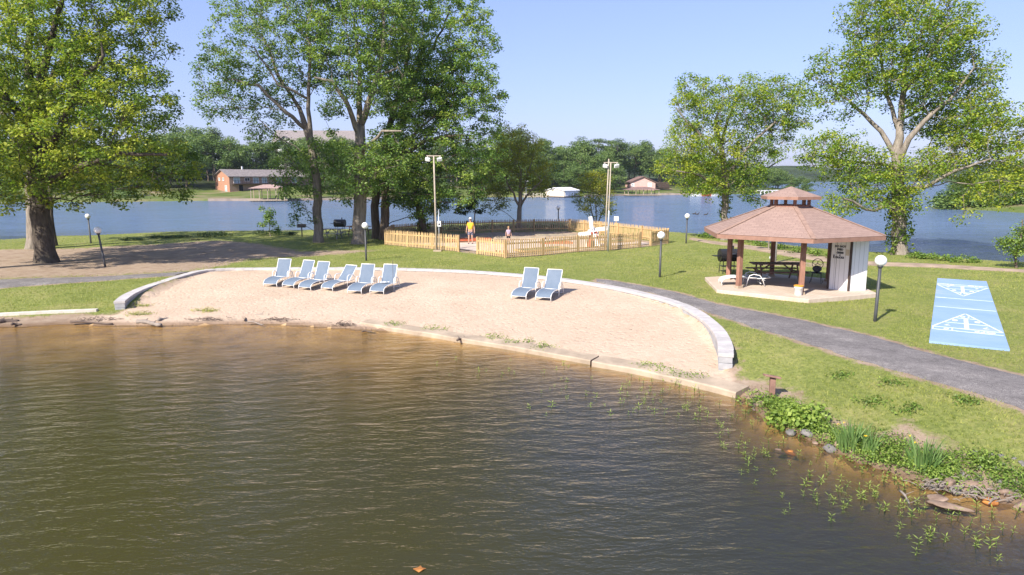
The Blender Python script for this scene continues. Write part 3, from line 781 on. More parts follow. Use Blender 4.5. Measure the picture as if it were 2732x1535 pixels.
tree('ash_tree', 'tallest airy ash on the right, ivy-wrapped trunk standing on the lakeside', 41.2,
     [(2262,650,0,.42),(2262,560,0,.39),(2258,480,0,.35),(2256,400,0,.30),(2262,320,.2,.2),(2270,240,.3,.15),(2280,130,.5,.08)],
     [[(2257,420,0,.2),(2285,350,-.5,.17),(2320,310,-.8,.14),(2390,250,-1.2,.09),(2450,170,-1.4,.04)],[(2256,400,0,.17),(2215,330,.2,.13),(2150,270,.4,.09),(2090,220,.5,.05)],
      [(2262,330,.2,.14),(2230,240,.7,.1),(2215,130,1,.06)],[(2258,480,0,.14),(2330,470,-1,.11),(2400,430,-2,.08),(2490,400,-2.4,.04)],[(2258,500,0,.13),(2200,530,-1,.09),(2120,500,-2,.05)],
      [(2270,240,.3,.1),(2330,150,-.4,.08),(2380,70,-.8,.04)],[(2256,420,0,.12),(2180,410,1.4,.09),(2090,400,2,.05)],[(2264,300,.2,.1),(2350,260,2,.08),(2430,270,3,.04)]],
     [(2260,80,105,80,0,52,.58),(2370,110,85,85,0,46,.6),(2200,170,85,70,0,30,.55),(2420,190,70,60,0,30,.58),(2310,210,95,65,0,30,.52),(2130,230,60,55,0,16,.5),(2070,190,36,40,0,7,.5),
      (2440,300,85,55,-.5,28,.6),(2500,340,75,52,-.5,26,.62),(2360,300,80,60,.5,22,.48),(2420,400,110,46,-.8,28,.72),(2530,400,60,50,-.8,16,.7),(2100,400,85,50,.5,30,.55),(2190,440,75,50,-.3,26,.6),(2150,500,70,36,-.6,18,.62),
      (2250,490,60,46,-.5,26,.68),(2310,440,60,40,-.5,14,.6),(2280,10,90,50,.3,24,.55),(2190,40,60,60,.3,16,.55),(2050,240,30,26,.4,4,.5),(2480,470,90,32,-1.4,12,.72),(2440,530,14,9,-1.6,2,.8)],
     'leaf_bright', 'bark_grey', spacing=.52, nper=40, size=.22, bare=.03, ivy=(640,470,.4,170,None), spread=.62, bf=.3)
# trees just outside the frame on the left, whose shade falls across the drive
tree('oak_tree', 'oak outside the left edge whose shade dapples the drive', 31.0, [(-330,800,0,.4),(-330,600,0,.36),(-330,350,0,.25)], [],
     [(-330,250,200,150,0,46,.5),(-330,20,200,110,0,30,.5)], 'leaf_oak', 'bark_dark', spacing=.85, nper=18, size=.3)
# ------------------------------------------------------------------ far woods (prototypes once, then copies)
def proto_tree(kind):
    if kind == 'pine':
        h = 14.0; N = int(rng.integers(15, 21)); pts = []; tt = []
        for i in range(N):
            z = h * rng.uniform(0.52, 0.98); rad = 2.5 * (1.12 - ((z / h - 0.52) / 0.5)) ** 0.7 * rng.uniform(.4, 1)
            a = rng.uniform(0, 6.28); pts.append([rad * math.cos(a), rad * math.sin(a), z]); tt.append(0.35 + 0.35 * (z / h - .5))
        V, F, t = leaf_cloud(pts, (0.85, 0.85, 0.34), 130, 0.40, np.array(tt), 0.12, 0.14, 0.7, 0.5)
        lm, r0 = 'leaf_pine', 0.2
    elif kind == 'shrub':
        h = 3.0; pts = []; 
        for i in range(16):
            a = rng.uniform(0, 6.28); r = rng.uniform(0, 1.8); pts.append([r * math.cos(a), r * math.sin(a), rng.uniform(0.5, 2.4) * (1 - r / 3)])
        V, F, t = leaf_cloud(pts, (0.55, 0.55, 0.42), 85, 0.3, 0.5, 0.14, 0.15, 0.6)
        lm, r0 = 'leaf_far', 0.06
    else:
        h = 11.0; N = int(rng.integers(26, 34)); pts = []; tt = []
        for i in range(N):
            q = rng.normal(0, 1, 3); q /= np.linalg.norm(q); q *= rng.uniform(.35, 1) ** .5
            z = 6.4 + q[2] * 4.2; wd = 3.5 * (1.0 - 0.16 * q[2]) * rng.uniform(.8, 1.1)
            pts.append([q[0] * wd, q[1] * wd, z]); tt.append(0.42 + 0.18 * q[2])
        V, F, t = leaf_cloud(pts, (0.8, 0.8, 0.5), 150, 0.40, np.array(tt), 0.13, 0.14, 0.6)
        lm, r0 = 'leaf_far', 0.17
    tb = Tubes(); hz = h * 0.9
    zs = np.linspace(-0.5, hz, 7); tb.add(np.column_stack([rng.normal(0, .12, 7), rng.normal(0, .12, 7), zs]), np.linspace(r0, r0 * .25, 7), 6)
    if kind != 'shrub':
        for p in pts[::2]:
            z0 = max(h * .25, p[2] - 1.6); tb.add(np.array([[0, 0, z0], [p[0] * .5, p[1] * .5, (z0 + p[2]) / 2 + .1], p]), [r0 * .4, r0 * .28, r0 * .12], 4)
    root = empty('pine_tree' if kind == 'pine' else ('shrub' if kind == 'shrub' else 'leafy_tree'), (0, 0, 0), 0, None, {'pine': 'pine tree'}.get(kind, 'shrub' if kind == 'shrub' else 'tree'))
    tb.build('trunk', MATS['bark_grey'] if kind == 'pine' else MATS['bark_brown'], root)
    raw_mesh('crown', V, F, MATS[lm], root, {'tint': t})
    return root, h
PROTO = {k: [proto_tree(k) for _ in range(c)] for k, c in (('pine', 5), ('leafy', 7), ('shrub', 4))}
used_proto = set()
sh_u = [x / 1.0609 for x in (-400, 0, 250, 500, 740, 1000, 1200, 1330, 1480, 1600, 1700, 1900, 2050, 2140)]
sh_v = [x / 1.0609 for x in (545, 541, 540, 537, 536, 533, 529, 527, 527, 524, 521, 520, 517, 514)]
sky_u = [-400, 0, 380, 440, 480, 520, 560, 600, 690, 860, 1000, 1230, 1270, 1310, 1345, 1400, 1460, 1500, 1560, 1600, 1650, 1700, 1800, 1880, 1930, 1990, 2060]
sky_v = [330, 330, 345, 310, 292, 296, 318, 350, 344, 344, 345, 345, 332, 322, 340, 352, 345, 338, 342, 354, 364, 374, 386, 402, 416, 428, 444]
ZONES = [(330, 'on the far bank behind the huge left oak'), (560, 'in the wood left of the orange brick house'), (900, 'between the brick house and the cream apartment roof'),
         (1240, 'on the far bank behind the sweetgums'), (1460, 'on the hill above the white boathouse'), (1720, 'on the hill round the pink house'), (9999, 'on the far bank beyond the pavilion')]
def far_tree(kind, x, y, z, height, where, sx=1.0):
    root, h = PROTO[kind][int(rng.integers(len(PROTO[kind])))]
    if root.name not in used_proto: used_proto.add(root.name); o = root
    else: o = copy_tree(root)
    k = height / h; w = k * sx * rng.uniform(1.05, 1.4)
    o.location = (x, y, z); o.rotation_euler = (0, 0, rng.uniform(0, 6.28)); o.scale = (w, w, k)
    nm = {'pine': 'dark tall pine', 'leafy': 'rounded leafy green tree', 'shrub': 'low leafy shrub'}[kind]
    o['label'] = nm + ' ' + where; o['group'] = {'pine': 'pines ', 'leafy': 'leafy trees ', 'shrub': 'shrubs '}[kind] + where
    return o
def zone(u): return next(w for lim, w in ZONES if u < lim)
def open_lawn(u, dd):
    if 505 < u < 800 and dd < 36: return True          # brick house and its lawn
    if 330 < u <= 505 and dd < 24: return True         # bare slope and drive
    if 1548 < u < 1700 and dd < 34: return True        # pink house
    if 1310 < u < 1470 and dd < 9: return True         # boathouse and dock
    if 690 < u < 870 and dd > 70: return True          # apartment building
    return False
cnt = 0
for dd, fr, st in ((5, .30, 46), (14, .54, 42), (28, .76, 36), (44, .95, 28), (60, 1.02, 25)):
    u = -90 + rng.uniform(0, 30)
    while u < 2055:
        uu = u + rng.normal(0, 9); u += st * (2.2 if (uu < 330 or 870 < uu < 1230) else 1.0) * rng.uniform(.8, 1.2)
        if open_lawn(uu, dd): continue
        Ys = at(uu, float(np.interp(uu, sh_u, sh_v)), 0).y
        Yt = Ys + dd + rng.uniform(-4, 5); p = atY(uu, 480, Yt)
        if sdf(np.array([p.x]), np.array([Yt]), FAR)[0] < 1.0: continue
        g = HFs(p.x, Yt)
        vs = float(np.interp(uu, sky_u, sky_v)); vsh = float(np.interp(uu, sh_u, sh_v))
        vt = vsh + (vs - vsh) * fr * rng.uniform(.86, 1.02)
        ht = atY(uu, vt, Yt).z - g
        if ht < 1.2: continue
        kind = 'shrub' if ht < 3.4 else ('pine' if (rng.random() < (.42 if dd > 35 else .15) and ht > 8) else 'leafy')
        far_tree(kind, p.x, Yt, g - .1, ht, zone(uu), 1.35 if kind == 'leafy' and ht < 8 else 1.0); cnt += 1
# the wooded spit at the right edge
for u, v, Yt in [(2402,452,121),(2425,440,124),(2455,448,119),(2480,425,127),(2505,438,118),(2530,405,128),(2555,420,121),(2580,392,130),(2610,400,124),(2640,390,130),(2440,470,117),(2490,478,114),(2540,474,113),(2590,470,112)]:
    p = atY(u, 500, Yt); g = max(0.15, HFs(p.x, Yt)); ht = atY(u, v, Yt).z - g
    far_tree('leafy' if ht > 3.4 else 'shrub', p.x, Yt, g - .1, ht, 'on the wooded spit at the right edge', 1.25)
for u, Yt in [(2388,113.5),(2412,113),(2436,112.5),(2462,111.5),(2488,111),(2515,110),(2545,109.5),(2572,109)]:
    p = atY(u, 500, Yt); far_tree('shrub', p.x, Yt, 0.1, rng.uniform(2.6, 4.0), 'overhanging the water along the right spit', 1.2)
for k in PROTO:
    for r_, _ in PROTO[k]:
        if r_.name not in used_proto:
            for c_ in list(r_.children): bpy.data.objects.remove(c_)
            bpy.data.objects.remove(r_)

# ------------------------------------------------------------------ far buildings
def brickm(name, a, b, mort, sc):
    n = NT(name); br = n.new('ShaderNodeTexBrick'); n.link(n.coord(), br.inputs['Vector'])
    br.inputs['Scale'].default_value = sc; br.inputs['Color1'].default_value = (*a, 1); br.inputs['Color2'].default_value = (*b, 1); br.inputs['Mortar'].default_value = (*mort, 1)
    br.inputs['Mortar Size'].default_value = 0.012
    c = n.mix(n.math('MULTIPLY', n.noise(1.5, 4), 0.35), br.outputs['Color'], (0.2, 0.1, 0.06))
    MATS[name] = n.done(n.pbr(c, 0.9, 0.2)); return MATS[name]
brickm('orange_brick', (0.46, 0.17, 0.09), (0.40, 0.14, 0.07), (0.4, 0.28, 0.2), 3.0)
mat('grey_shingle', (0.24, 0.21, 0.20), .9, .3, 2.0, .4); mat('pink_shingle', (0.36, 0.25, 0.22), .9, .25, 2.0, .4)
mat('brown_shingle_far', (0.22, 0.14, 0.12), .9, .3, 2.0, .4)
mat('white_paint', (0.80, 0.79, 0.76), .55, .08, 3.0, .1); mat('cream_wall', (0.70, 0.62, 0.50), .8, .1, 1.0, .15); mat('pink_wall', (0.62, 0.40, 0.36), .8, .12, 1.0, .15)
mat('white_metal_roof', (0.78, 0.77, 0.77), .45, .06, 1.0, .1); mat('dark_wood', (0.07, 0.05, 0.04), .9, .4, 4.0, .3, stretch=(1, 1, 6))
mat('dark_opening', (0.02, 0.02, 0.025), .6, .2, 2.0, 0); mat('pale_wood', (0.42, 0.34, 0.25), .85, .3, 4.0, .3)
n = NT('window_glass'); MATS['window_glass'] = n.done(n.pbr(n.ramp(n.noise(.8, 2), [(0.3, (0.20, 0.28, 0.30)), (0.7, (0.42, 0.50, 0.50))]), 0.15, 0.6))
def house(name, label, base, ang, L, W, he, hr, wallm, roofm, over=.45, cat='house'):
    """gabled box: long side along local x (front at -y), gables at both ends"""
    root = empty(name, base, R(ang), label, cat)
    b = MB(); b.add([(0,0,-2),(L,0,-2),(L,W,-2),(0,W,-2),(0,0,he),(L,0,he),(L,W,he),(0,W,he),(0,W/2,hr),(L,W/2,hr)],
                    [(0,1,5,4),(1,2,6,9,5),(2,3,7,6),(3,0,4,8,7)]); b.build('wall', MATS[wallm], root)
    k = (hr - he) / (W / 2); r = MB(); t = .16
    for s in (0, 1):
        y0 = -over if s == 0 else W + over; z0 = he - over * k
        vs = [(-over, y0, z0), (L + over, y0, z0), (L + over, W / 2, hr), (-over, W / 2, hr)]
        r.add(vs + [(x, y, z + t) for x, y, z in vs], [(0,1,2,3),(4,7,6,5),(0,4,5,1),(1,5,6,2),(2,6,7,3),(3,7,4,0)])
    rf = r.build('roof', MATS[roofm], root)
    return root, rf
def opening(root, kind, x0, x1, z0, z1, m, y=0.0, side='front', frame=True):
    b = MB(); f = MB(); q = .08
    if side == 'front':
        b.box(((x0 + x1) / 2, y - .02, (z0 + z1) / 2), (x1 - x0, .06, z1 - z0))
        for c, s in ((((x0 + x1) / 2, y - .05, z1), (x1 - x0 + q, .09, q)), (((x0 + x1) / 2, y - .05, z0), (x1 - x0 + q, .09, q)), ((x0, y - .05, (z0 + z1) / 2), (q, .08, z1 - z0)), ((x1, y - .05, (z0 + z1) / 2), (q, .08, z1 - z0)), (((x0 + x1) / 2, y - .05, (z0 + z1) / 2), (q * .7, .075, z1 - z0))): f.box(c, s)
    else:
        b.box((y - .02, (x0 + x1) / 2, (z0 + z1) / 2), (.06, x1 - x0, z1 - z0))
        for c, s in (((y - .05, (x0 + x1) / 2, z1), (.09, x1 - x0 + q, q)), ((y - .05, (x0 + x1) / 2, z0), (.09, x1 - x0 + q, q)), ((y - .05, x0, (z0 + z1) / 2), (.08, q, z1 - z0)), ((y - .05, x1, (z0 + z1) / 2), (.08, q, z1 - z0))): f.box(c, s)
    o = b.build(kind, MATS[m], root)
    if frame: f.build('frame', MATS['white_paint'], o)
    return o
p = atY(578.6, 484.5, 172)
bh, brf = house('brick_house', 'orange brick two storey house with grey roof and long balcony across the water', (p.x, p.y, HFs(p.x, p.y)), 47, 24, 8, 3.9, 5.5, 'orange_brick', 'grey_shingle')
for a_, b_ in ((1.1, 2.7), (6.2, 7.7), (8.6, 9.9), (12.5, 14), (17, 18.5)): opening(bh, 'window', a_, b_, 2.2, 3.6, 'window_glass')
opening(bh, 'window', 4.0, 5.3, 2.7, 3.5, 'dark_opening'); opening(bh, 'door', 2.4, 3.4, 0.0, 1.75, 'dark_opening', frame=False); opening(bh, 'door', 11.5, 12.5, 0.0, 1.75, 'dark_opening', frame=False)
opening(bh, 'door', 1.4, 2.5, 0.0, 1.6, 'window_glass', 0, 'side'); opening(bh, 'window', 2.8, 3.6, 2.8, 3.5, 'window_glass', 0, 'side'); opening(bh, 'window', 5.0, 5.8, 2.8, 3.5, 'window_glass', 0, 'side')
b = MB(); b.box((10, -.75, 1.98), (19, 1.5, .14)); 
for k in range(20): b.box((.7 + k, -1.45, 2.4), (.05, .05, .8))
b.box((10, -1.45, 2.82), (19, .06, .06)); b.build('balcony', MATS['dark_wood'], bh)
b = MB(); b.box((5.5, 4.2, 5.9), (.3, .3, 1.0)); b.build('vent', MATS['white_metal_roof'], brf)
# cream apartment building on the hill
p = atY(686, 352, 236)
ap, arf = house('apartment_building', 'large cream apartment building with grey roof and gables above the treetops', (p.x, p.y, 7.0), 4, 27, 12, 9.6, 14.0, 'cream_wall', 'grey_shingle', .6, 'building')
for cx_ in (4.0, 21.0):
    b = MB(); b.add([(cx_ - 2.6, -1.2, -2), (cx_ + 2.6, -1.2, -2), (cx_ + 2.6, .2, -2), (cx_ - 2.6, .2, -2), (cx_ - 2.6, -1.2, 9.8), (cx_ + 2.6, -1.2, 9.8), (cx_ + 2.6, .2, 9.8), (cx_ - 2.6, .2, 9.8), (cx_, -1.2, 11.6), (cx_, .2, 11.6)],
          [(0,1,5,8,4), (1,2,6,5), (3,0,4,7), (2,3,7,9,6)]); b.build('gable', MATS['white_paint'], ap)
    r = MB()
    for s in (-1, 1):
        vs = [(cx_ + s * 3.1, -1.7, 9.5), (cx_ + s * 3.1, 5, 9.5), (cx_, 5, 11.7), (cx_, -1.7, 11.7)]
        r.add(vs + [(x, y, z + .18) for x, y, z in vs], [(0,1,2,3),(4,7,6,5),(0,4,5,1),(1,5,6,2),(2,6,7,3),(3,7,4,0)])
    r.build('gable_roof', MATS['grey_shingle'], arf)
for x_ in (2.8, 5.2, 9, 12, 15, 18, 20, 22): opening(ap, 'window', x_ - .5, x_ + .5, 7.4, 8.9, 'window_glass', -1.2 if (x_ < 6 or x_ > 19) else 0)
# white boathouse on the water
p = atY(*S(1505.3, 527), 175)
bo, _ = house('boathouse', 'white floating boathouse with cream gable end on the far shore', (p.x, p.y, .25), 45, 6.0, 6.4, 1.45, 2.15, 'cream_wall', 'white_metal_roof', .3, 'boathouse')
for k in range(3): opening(bo, 'door', .35 + 1.85 * k, 1.95 + 1.85 * k, .1, 1.25, 'white_metal_roof')
b = MB(); b.box((3, 3.2, -.12), (6.8, 7.2, .28)); b.build('float', MATS['dark_wood'], bo)
def dock(name, label, base, ang, L, W, hp, hip, roofm, cat='boat dock', floor=True):
    root = empty(name, base, R(ang), label, cat)
    for x in np.linspace(.1, L - .1, 5):
        for y in (.1, W - .1): b = MB(); b.box((x, y, hp / 2 - .6), (.14, .14, hp + 1.2)); b.build('post', MATS['pale_wood'], root)
    b = MB(); o = .4
    if hip:
        b.add([(-o, -o, hp), (L + o, -o, hp), (L + o, W + o, hp), (-o, W + o, hp), (L * .35, W / 2, hp + hip), (L * .65, W / 2, hp + hip)], [(0,1,5,4), (1,2,5), (2,3,4,5), (3,0,4), (3,2,1,0)])
    b.build('roof', MATS[roofm], root)
    b = MB(); b.box((L / 2, W / 2, .2), (L + 1, W + .6, .22)); b.build('deck', MATS['pale_wood'], root)
    return root
p = at(*S(676, 538), 0); dock('boat_dock', 'open boat dock with pale pink roof below the brick house lawn', (p.x, p.y - 1.5, .1), 12, 7.0, 4.0, 2.7, .8, 'pink_shingle')
p = at(*S(1671, 523), 0); dock('boat_dock', 'open hip-roofed boat dock in front of the pink house', (p.x, p.y - 2.5, .1), 4, 8.8, 4.5, 1.6, .8, 'brown_shingle_far')
p = atY(*S(1748, 504), 222)
pk, _ = house('pink_house', 'pink gabled house with brown roof behind its boat dock', (p.x - 8.2, p.y, 1.2), 0, 8.2, 8.2, 2.4, 2.41, 'pink_wall', 'brown_shingle_far')
for c_ in list(pk.children): bpy.data.objects.remove(c_)
b = MB(); b.add([(0,0,-2),(8.2,0,-2),(8.2,9,-2),(0,9,-2),(0,0,2.3),(8.2,0,2.3),(8.2,9,2.3),(0,9,2.3),(4.3,0,4.05),(4.3,9,4.05)], [(0,1,5,8,4),(1,2,6,5),(2,3,7,9,6),(3,0,4,7)]); b.build('wall', MATS['pink_wall'], pk)
r = MB()
for s, xx in ((0, -.5), (1, 8.7)):
    vs = [(xx, -.5, 2.1), (xx, 9.4, 2.1), (4.3, 9.4, 4.06), (4.3, -.5, 4.06)]
    r.add(vs + [(x, y, z + .15) for x, y, z in vs], [(0,1,2,3),(4,7,6,5),(0,4,5,1),(1,5,6,2),(2,6,7,3),(3,7,4,0)])
r.build('roof', MATS['brown_shingle_far'], pk)
opening(pk, 'window', .5, 1.4, .9, 2.0, 'white_metal_roof'); opening(pk, 'window', 5.8, 7.0, .9, 2.1, 'white_metal_roof')
b = MB(); b.box((11, 2, .6), (5.2, 3.4, .18)); 
for k in range(6): b.box((8.7 + .92 * k, .4, 1.1), (.09, .09, 1.0))
b.box((11, .4, 1.6), (5.2, .1, .1)); b.box((11, 3.4, 1.3), (5, .2, 2.2)); b.build('deck', MATS['dark_wood'], pk)
p = atY(*S(1592, 470), 232)
house('hillside_house', 'brown roofed house half hidden in the trees above the small round tree', (p.x, p.y, 4.1), 18, 6.6, 6, .9, 2.6, 'cream_wall', 'pink_shingle')
# railed dock left of the boathouse
p0, p1 = at(*S(1398, 528), 0), at(*S(1457, 528), 0)
root = empty('railed_dock', (p0.x, p0.y, 0), math.atan2(p1.y - p0.y, p1.x - p0.x), 'long cream railed dock running left from the white boathouse', 'dock'); L_ = (p1 - p0).length
b = MB(); b.box((L_ / 2, 0, .3), (L_, 1.2, .14)); b.build('deck', MATS['pale_wood'], root)
b = MB()
for k in range(13): b.box((L_ * k / 12, -.55, .6), (.08, .08, 1.1))
for z_ in (.75, 1.1): b.box((L_ / 2, -.55, z_), (L_, .06, .07))
b.build('railing', MATS['cream_wall'], root)
# white pier past the pavilion roof
p0, p1 = at(*S(2024, 518.5), 0), at(*S(2078, 518), 0)
root = empty('pier', (p0.x, p0.y, 0), math.atan2(p1.y - p0.y, p1.x - p0.x), 'white pier on posts on the far shore left of the pavilion cupola', 'pier'); L_ = (p1 - p0).length
b = MB(); b.box((L_ / 2, 0, 1.1), (L_, 1.6, .22)); b.build('deck', MATS['white_paint'], root)
for k in range(6): b = MB(); b.box((L_ * (k + .2) / 5.4, -.6, .3), (.35, .35, 1.7)); b.build('post', MATS['white_paint'], root)
# moored boats
mat('red_hull', (0.42, 0.09, 0.06), .4, .15, 2.0, 0)
for k, (us, hm, lab) in enumerate([(1856, 'white_paint', 'white motor boat moored leftmost beyond the ash trunk'), (1884, 'red_hull', 'red motor boat moored between two white boats'), (1911, 'white_paint', 'white motor boat moored nearest the ash trunk')]):
    p = at(*S(us, 524), 0); root = empty('motor_boat', (p.x, p.y, .05), R(-12 + 9 * k), lab, 'boat', 'boats moored on the far shore')
    b = MB(); sec = [(-1.5, .62, .55), (-.3, .68, .5), (.8, .5, .6), (1.6, .04, .75)]
    vs = []; 
    for x, w, h_ in sec: vs += [(x, -w, h_), (x, -w * .6, -.12), (x, w * .6, -.12), (x, w, h_)]
    fs = [(0, 1, 2, 3)] + [(4*i+j, 4*i+4+j, 4*i+5+j, 4*i+1+j) for i in range(3) for j in range(3)] + [(4*i+3, 4*i+7, 4*i+4, 4*i) for i in range(3)] + [(12, 15, 14, 13)]
    b.add(vs, fs); b.build('hull', MATS[hm], root)
    b = MB(); b.add([(.2, -.45, .55), (.2, .45, .55), (0, .4, .95), (0, -.4, .95), (.28, -.45, .55), (.28, .45, .55), (.06, .4, .97), (.06, -.4, .97)], [(0,1,2,3), (7,6,5,4), (0,4,5,1), (1,5,6,2), (2,6,7,3), (3,7,4,0)]); b.build('windscreen', MATS['window_glass'], root)
# sea walls along the far lawns
def seawall(name, label, us, vs_, h):
    P = [at(*S(u, v), 0) for u, v in zip(us, vs_)]; b = MB()
    for a, c in zip(P, P[1:]): b.beam((a.x, a.y - .1, h / 2 - .2), (c.x, c.y - .1, h / 2 - .2), .4, h + .4)
    return tag(b.build(name, MATS['sea_wall']), label, 'sea wall')
mat('sea_wall', (0.36, 0.29, 0.24), .9, .3, 1.0, .3)
seawall('sea_wall', 'low brown sea wall under the brick house lawn', (556, 620, 680, 745), (537, 536.6, 536.4, 536), .55)
seawall('sea_wall', 'low sea wall along the far bank behind the sweetgums', (760, 880, 1000, 1110), (536, 534.5, 533, 531), .5)
seawall('sea_wall', 'low sea wall on the right of the pink house dock', (1560, 1640, 1750, 1850), (525.3, 523.3, 521, 520.5), .5)
# ------------------------------------------------------------------ retaining wall, sill, kerb
mat('block_grey', (0.36, 0.36, 0.37), .9, .25, 3.0, .5, 25); mat('cap_stone', (0.47, 0.445, 0.43), .9, .2, 2.5, .4, 30)
mat('old_concrete', (0.40, 0.32, 0.235), .9, .3, 1.8, .5, 25); mat('slab_concrete', (0.56, 0.46, 0.39), .9, .22, 1.2, .3, 25)
mat('kerb_white', (0.62, 0.57, 0.50), .9, .2, 3, .3)
def resample(P, step):
    P = [Vector(p) for p in P]; L = [0]
    for a, b in zip(P, P[1:]): L.append(L[-1] + (b - a).length)
    n = max(2, int(round(L[-1] / step)) + 1); t = np.linspace(0, L[-1], n)
    return [Vector([float(np.interp(q, L, [p[i] for p in P])) for i in range(3)]) for q in t]
def smooth_poly(P, it=2):
    for _ in range(it):
        Q = [P[0]]
        for a, b in zip(P, P[1:]): Q += [a * .75 + b * .25, a * .25 + b * .75]
        P = Q + [P[-1]]
    return P
wall_src = [(318,804),(335,789),(365,774),(410,758),(455,744),(490,733),(530,722),(580,717),(650,715.5),(760,714.5),(900,714.5),(1050,716),(1200,720),(1350,729),
    (1480,741),(1560,752),(1650,767),(1740,787),(1810,807),(1860,831),(1900,861),(1925,890),(1936,918),(1937,944)]
WT = 0.67
wz = [.50, .53, .56, .60, .63, .66] + [WT] * 15 + [.66, .645, .625, .60]
wz = wz[:6] + [WT] * (len(wall_src) - 10) + wz[-4:]
wpts = smooth_poly([at(*S(u, v), z_) for (u, v), z_ in zip(wall_src, wz)])
wpts = resample(wpts, 0.46)
ret = empty('retaining_wall', (wpts[0].x, wpts[0].y, 0), 0, 'curved grey block wall with pale cap stones holding the lawn round the beach', 'wall')
org = ret.location.copy()
cap = MB(); blk = [MB(), MB()]
nW = len(wpts)
for i, (a, b_) in enumerate(zip(wpts, wpts[1:])):
    d = (b_ - a).normalized(); q = d * 0.004
    drop = 0.0
    top = Vector((0, 0, -0.05 - drop))
    jz = Vector((0, 0, random.uniform(-.006, .006)))
    cap.beam(a + q + top - org + jz, b_ - q + top - org + jz, .40 + random.uniform(-.012, .012), .10)
    for c in range(4):
        g = .006 if (i + c) % 3 else .018
        zc = top.z - .05 - .085 - .17 * c
        off = Vector((0, 0, zc)); s = random.uniform(-.012, .012)
        blk[0].beam(a + d * g + off - org, b_ - d * g + off - org, .35 + s, .163)
cap.build('cap_course', MATS['cap_stone'], ret, bevel=.008); blk[0].build('block_course', MATS['block_grey'], ret, bevel=.01)
# concrete sill at the foot of the sand
def sill(name, label, px, width, z0, z1, m):
    P = resample(smooth_poly([at(u, v, z1) for u, v in px], 2), .5); b = MB(); vs = []; fs = []
    for i, p in enumerate(P):
        t = (P[min(i + 1, len(P) - 1)] - P[max(0, i - 1)]).normalized(); nrm = Vector((-t.y, t.x, 0))
        j = random.uniform(-.012, .012)
        o = Vector((p.x, p.y, 0)); vs += [o + Vector((0,0,z0)), o + Vector((0,0,z1 - .03 + j)) , o + nrm * .03 + Vector((0,0,z1 + j)), o + nrm * width + Vector((0,0,z1 + .03)), o + nrm * width + Vector((0,0,z0))]
    for i in range(len(P) - 1):
        for k in range(5):
            fs.append((5*i+k, 5*i+(k+1) % 5, 5*i+5+(k+1) % 5, 5*i+5+k))
    fs += [(4,3,2,1,0), tuple(5*(len(P)-1)+k for k in range(5))]
    b.add(vs, fs); return tag(b.build(name, MATS[m]), label, 'kerb')
sill('concrete_sill', 'long concrete sill along the sand at the water edge, left of the notch', [(905,810),(930,815),(1000,827),(1080,838),(1160,852),(1250,864),(1350,882),(1430,896),(1484,906)], .5, -.4, .14, 'old_concrete')
sill('concrete_sill', 'concrete sill at the foot of the sand right of the notch, ending by the wooden post', [(1488,909),(1550,919),(1650,939),(1750,962),(1800,974),(1850,987)], .62, -.4, .15, 'old_concrete')
b = MB(); P = resample(smooth_poly([hit(u, v) for u, v in [(-140,802),(0,794),(120,788),(200,785),(245,783)]]), .5)
for a, c in zip(P, P[1:]): b.beam(a + Vector((0,0,.02)), c + Vector((0,0,.02)), .22, .14)
tag(b.build('kerb', MATS['kerb_white']), 'low white kerb crossing the grass by the water at the left', 'kerb')

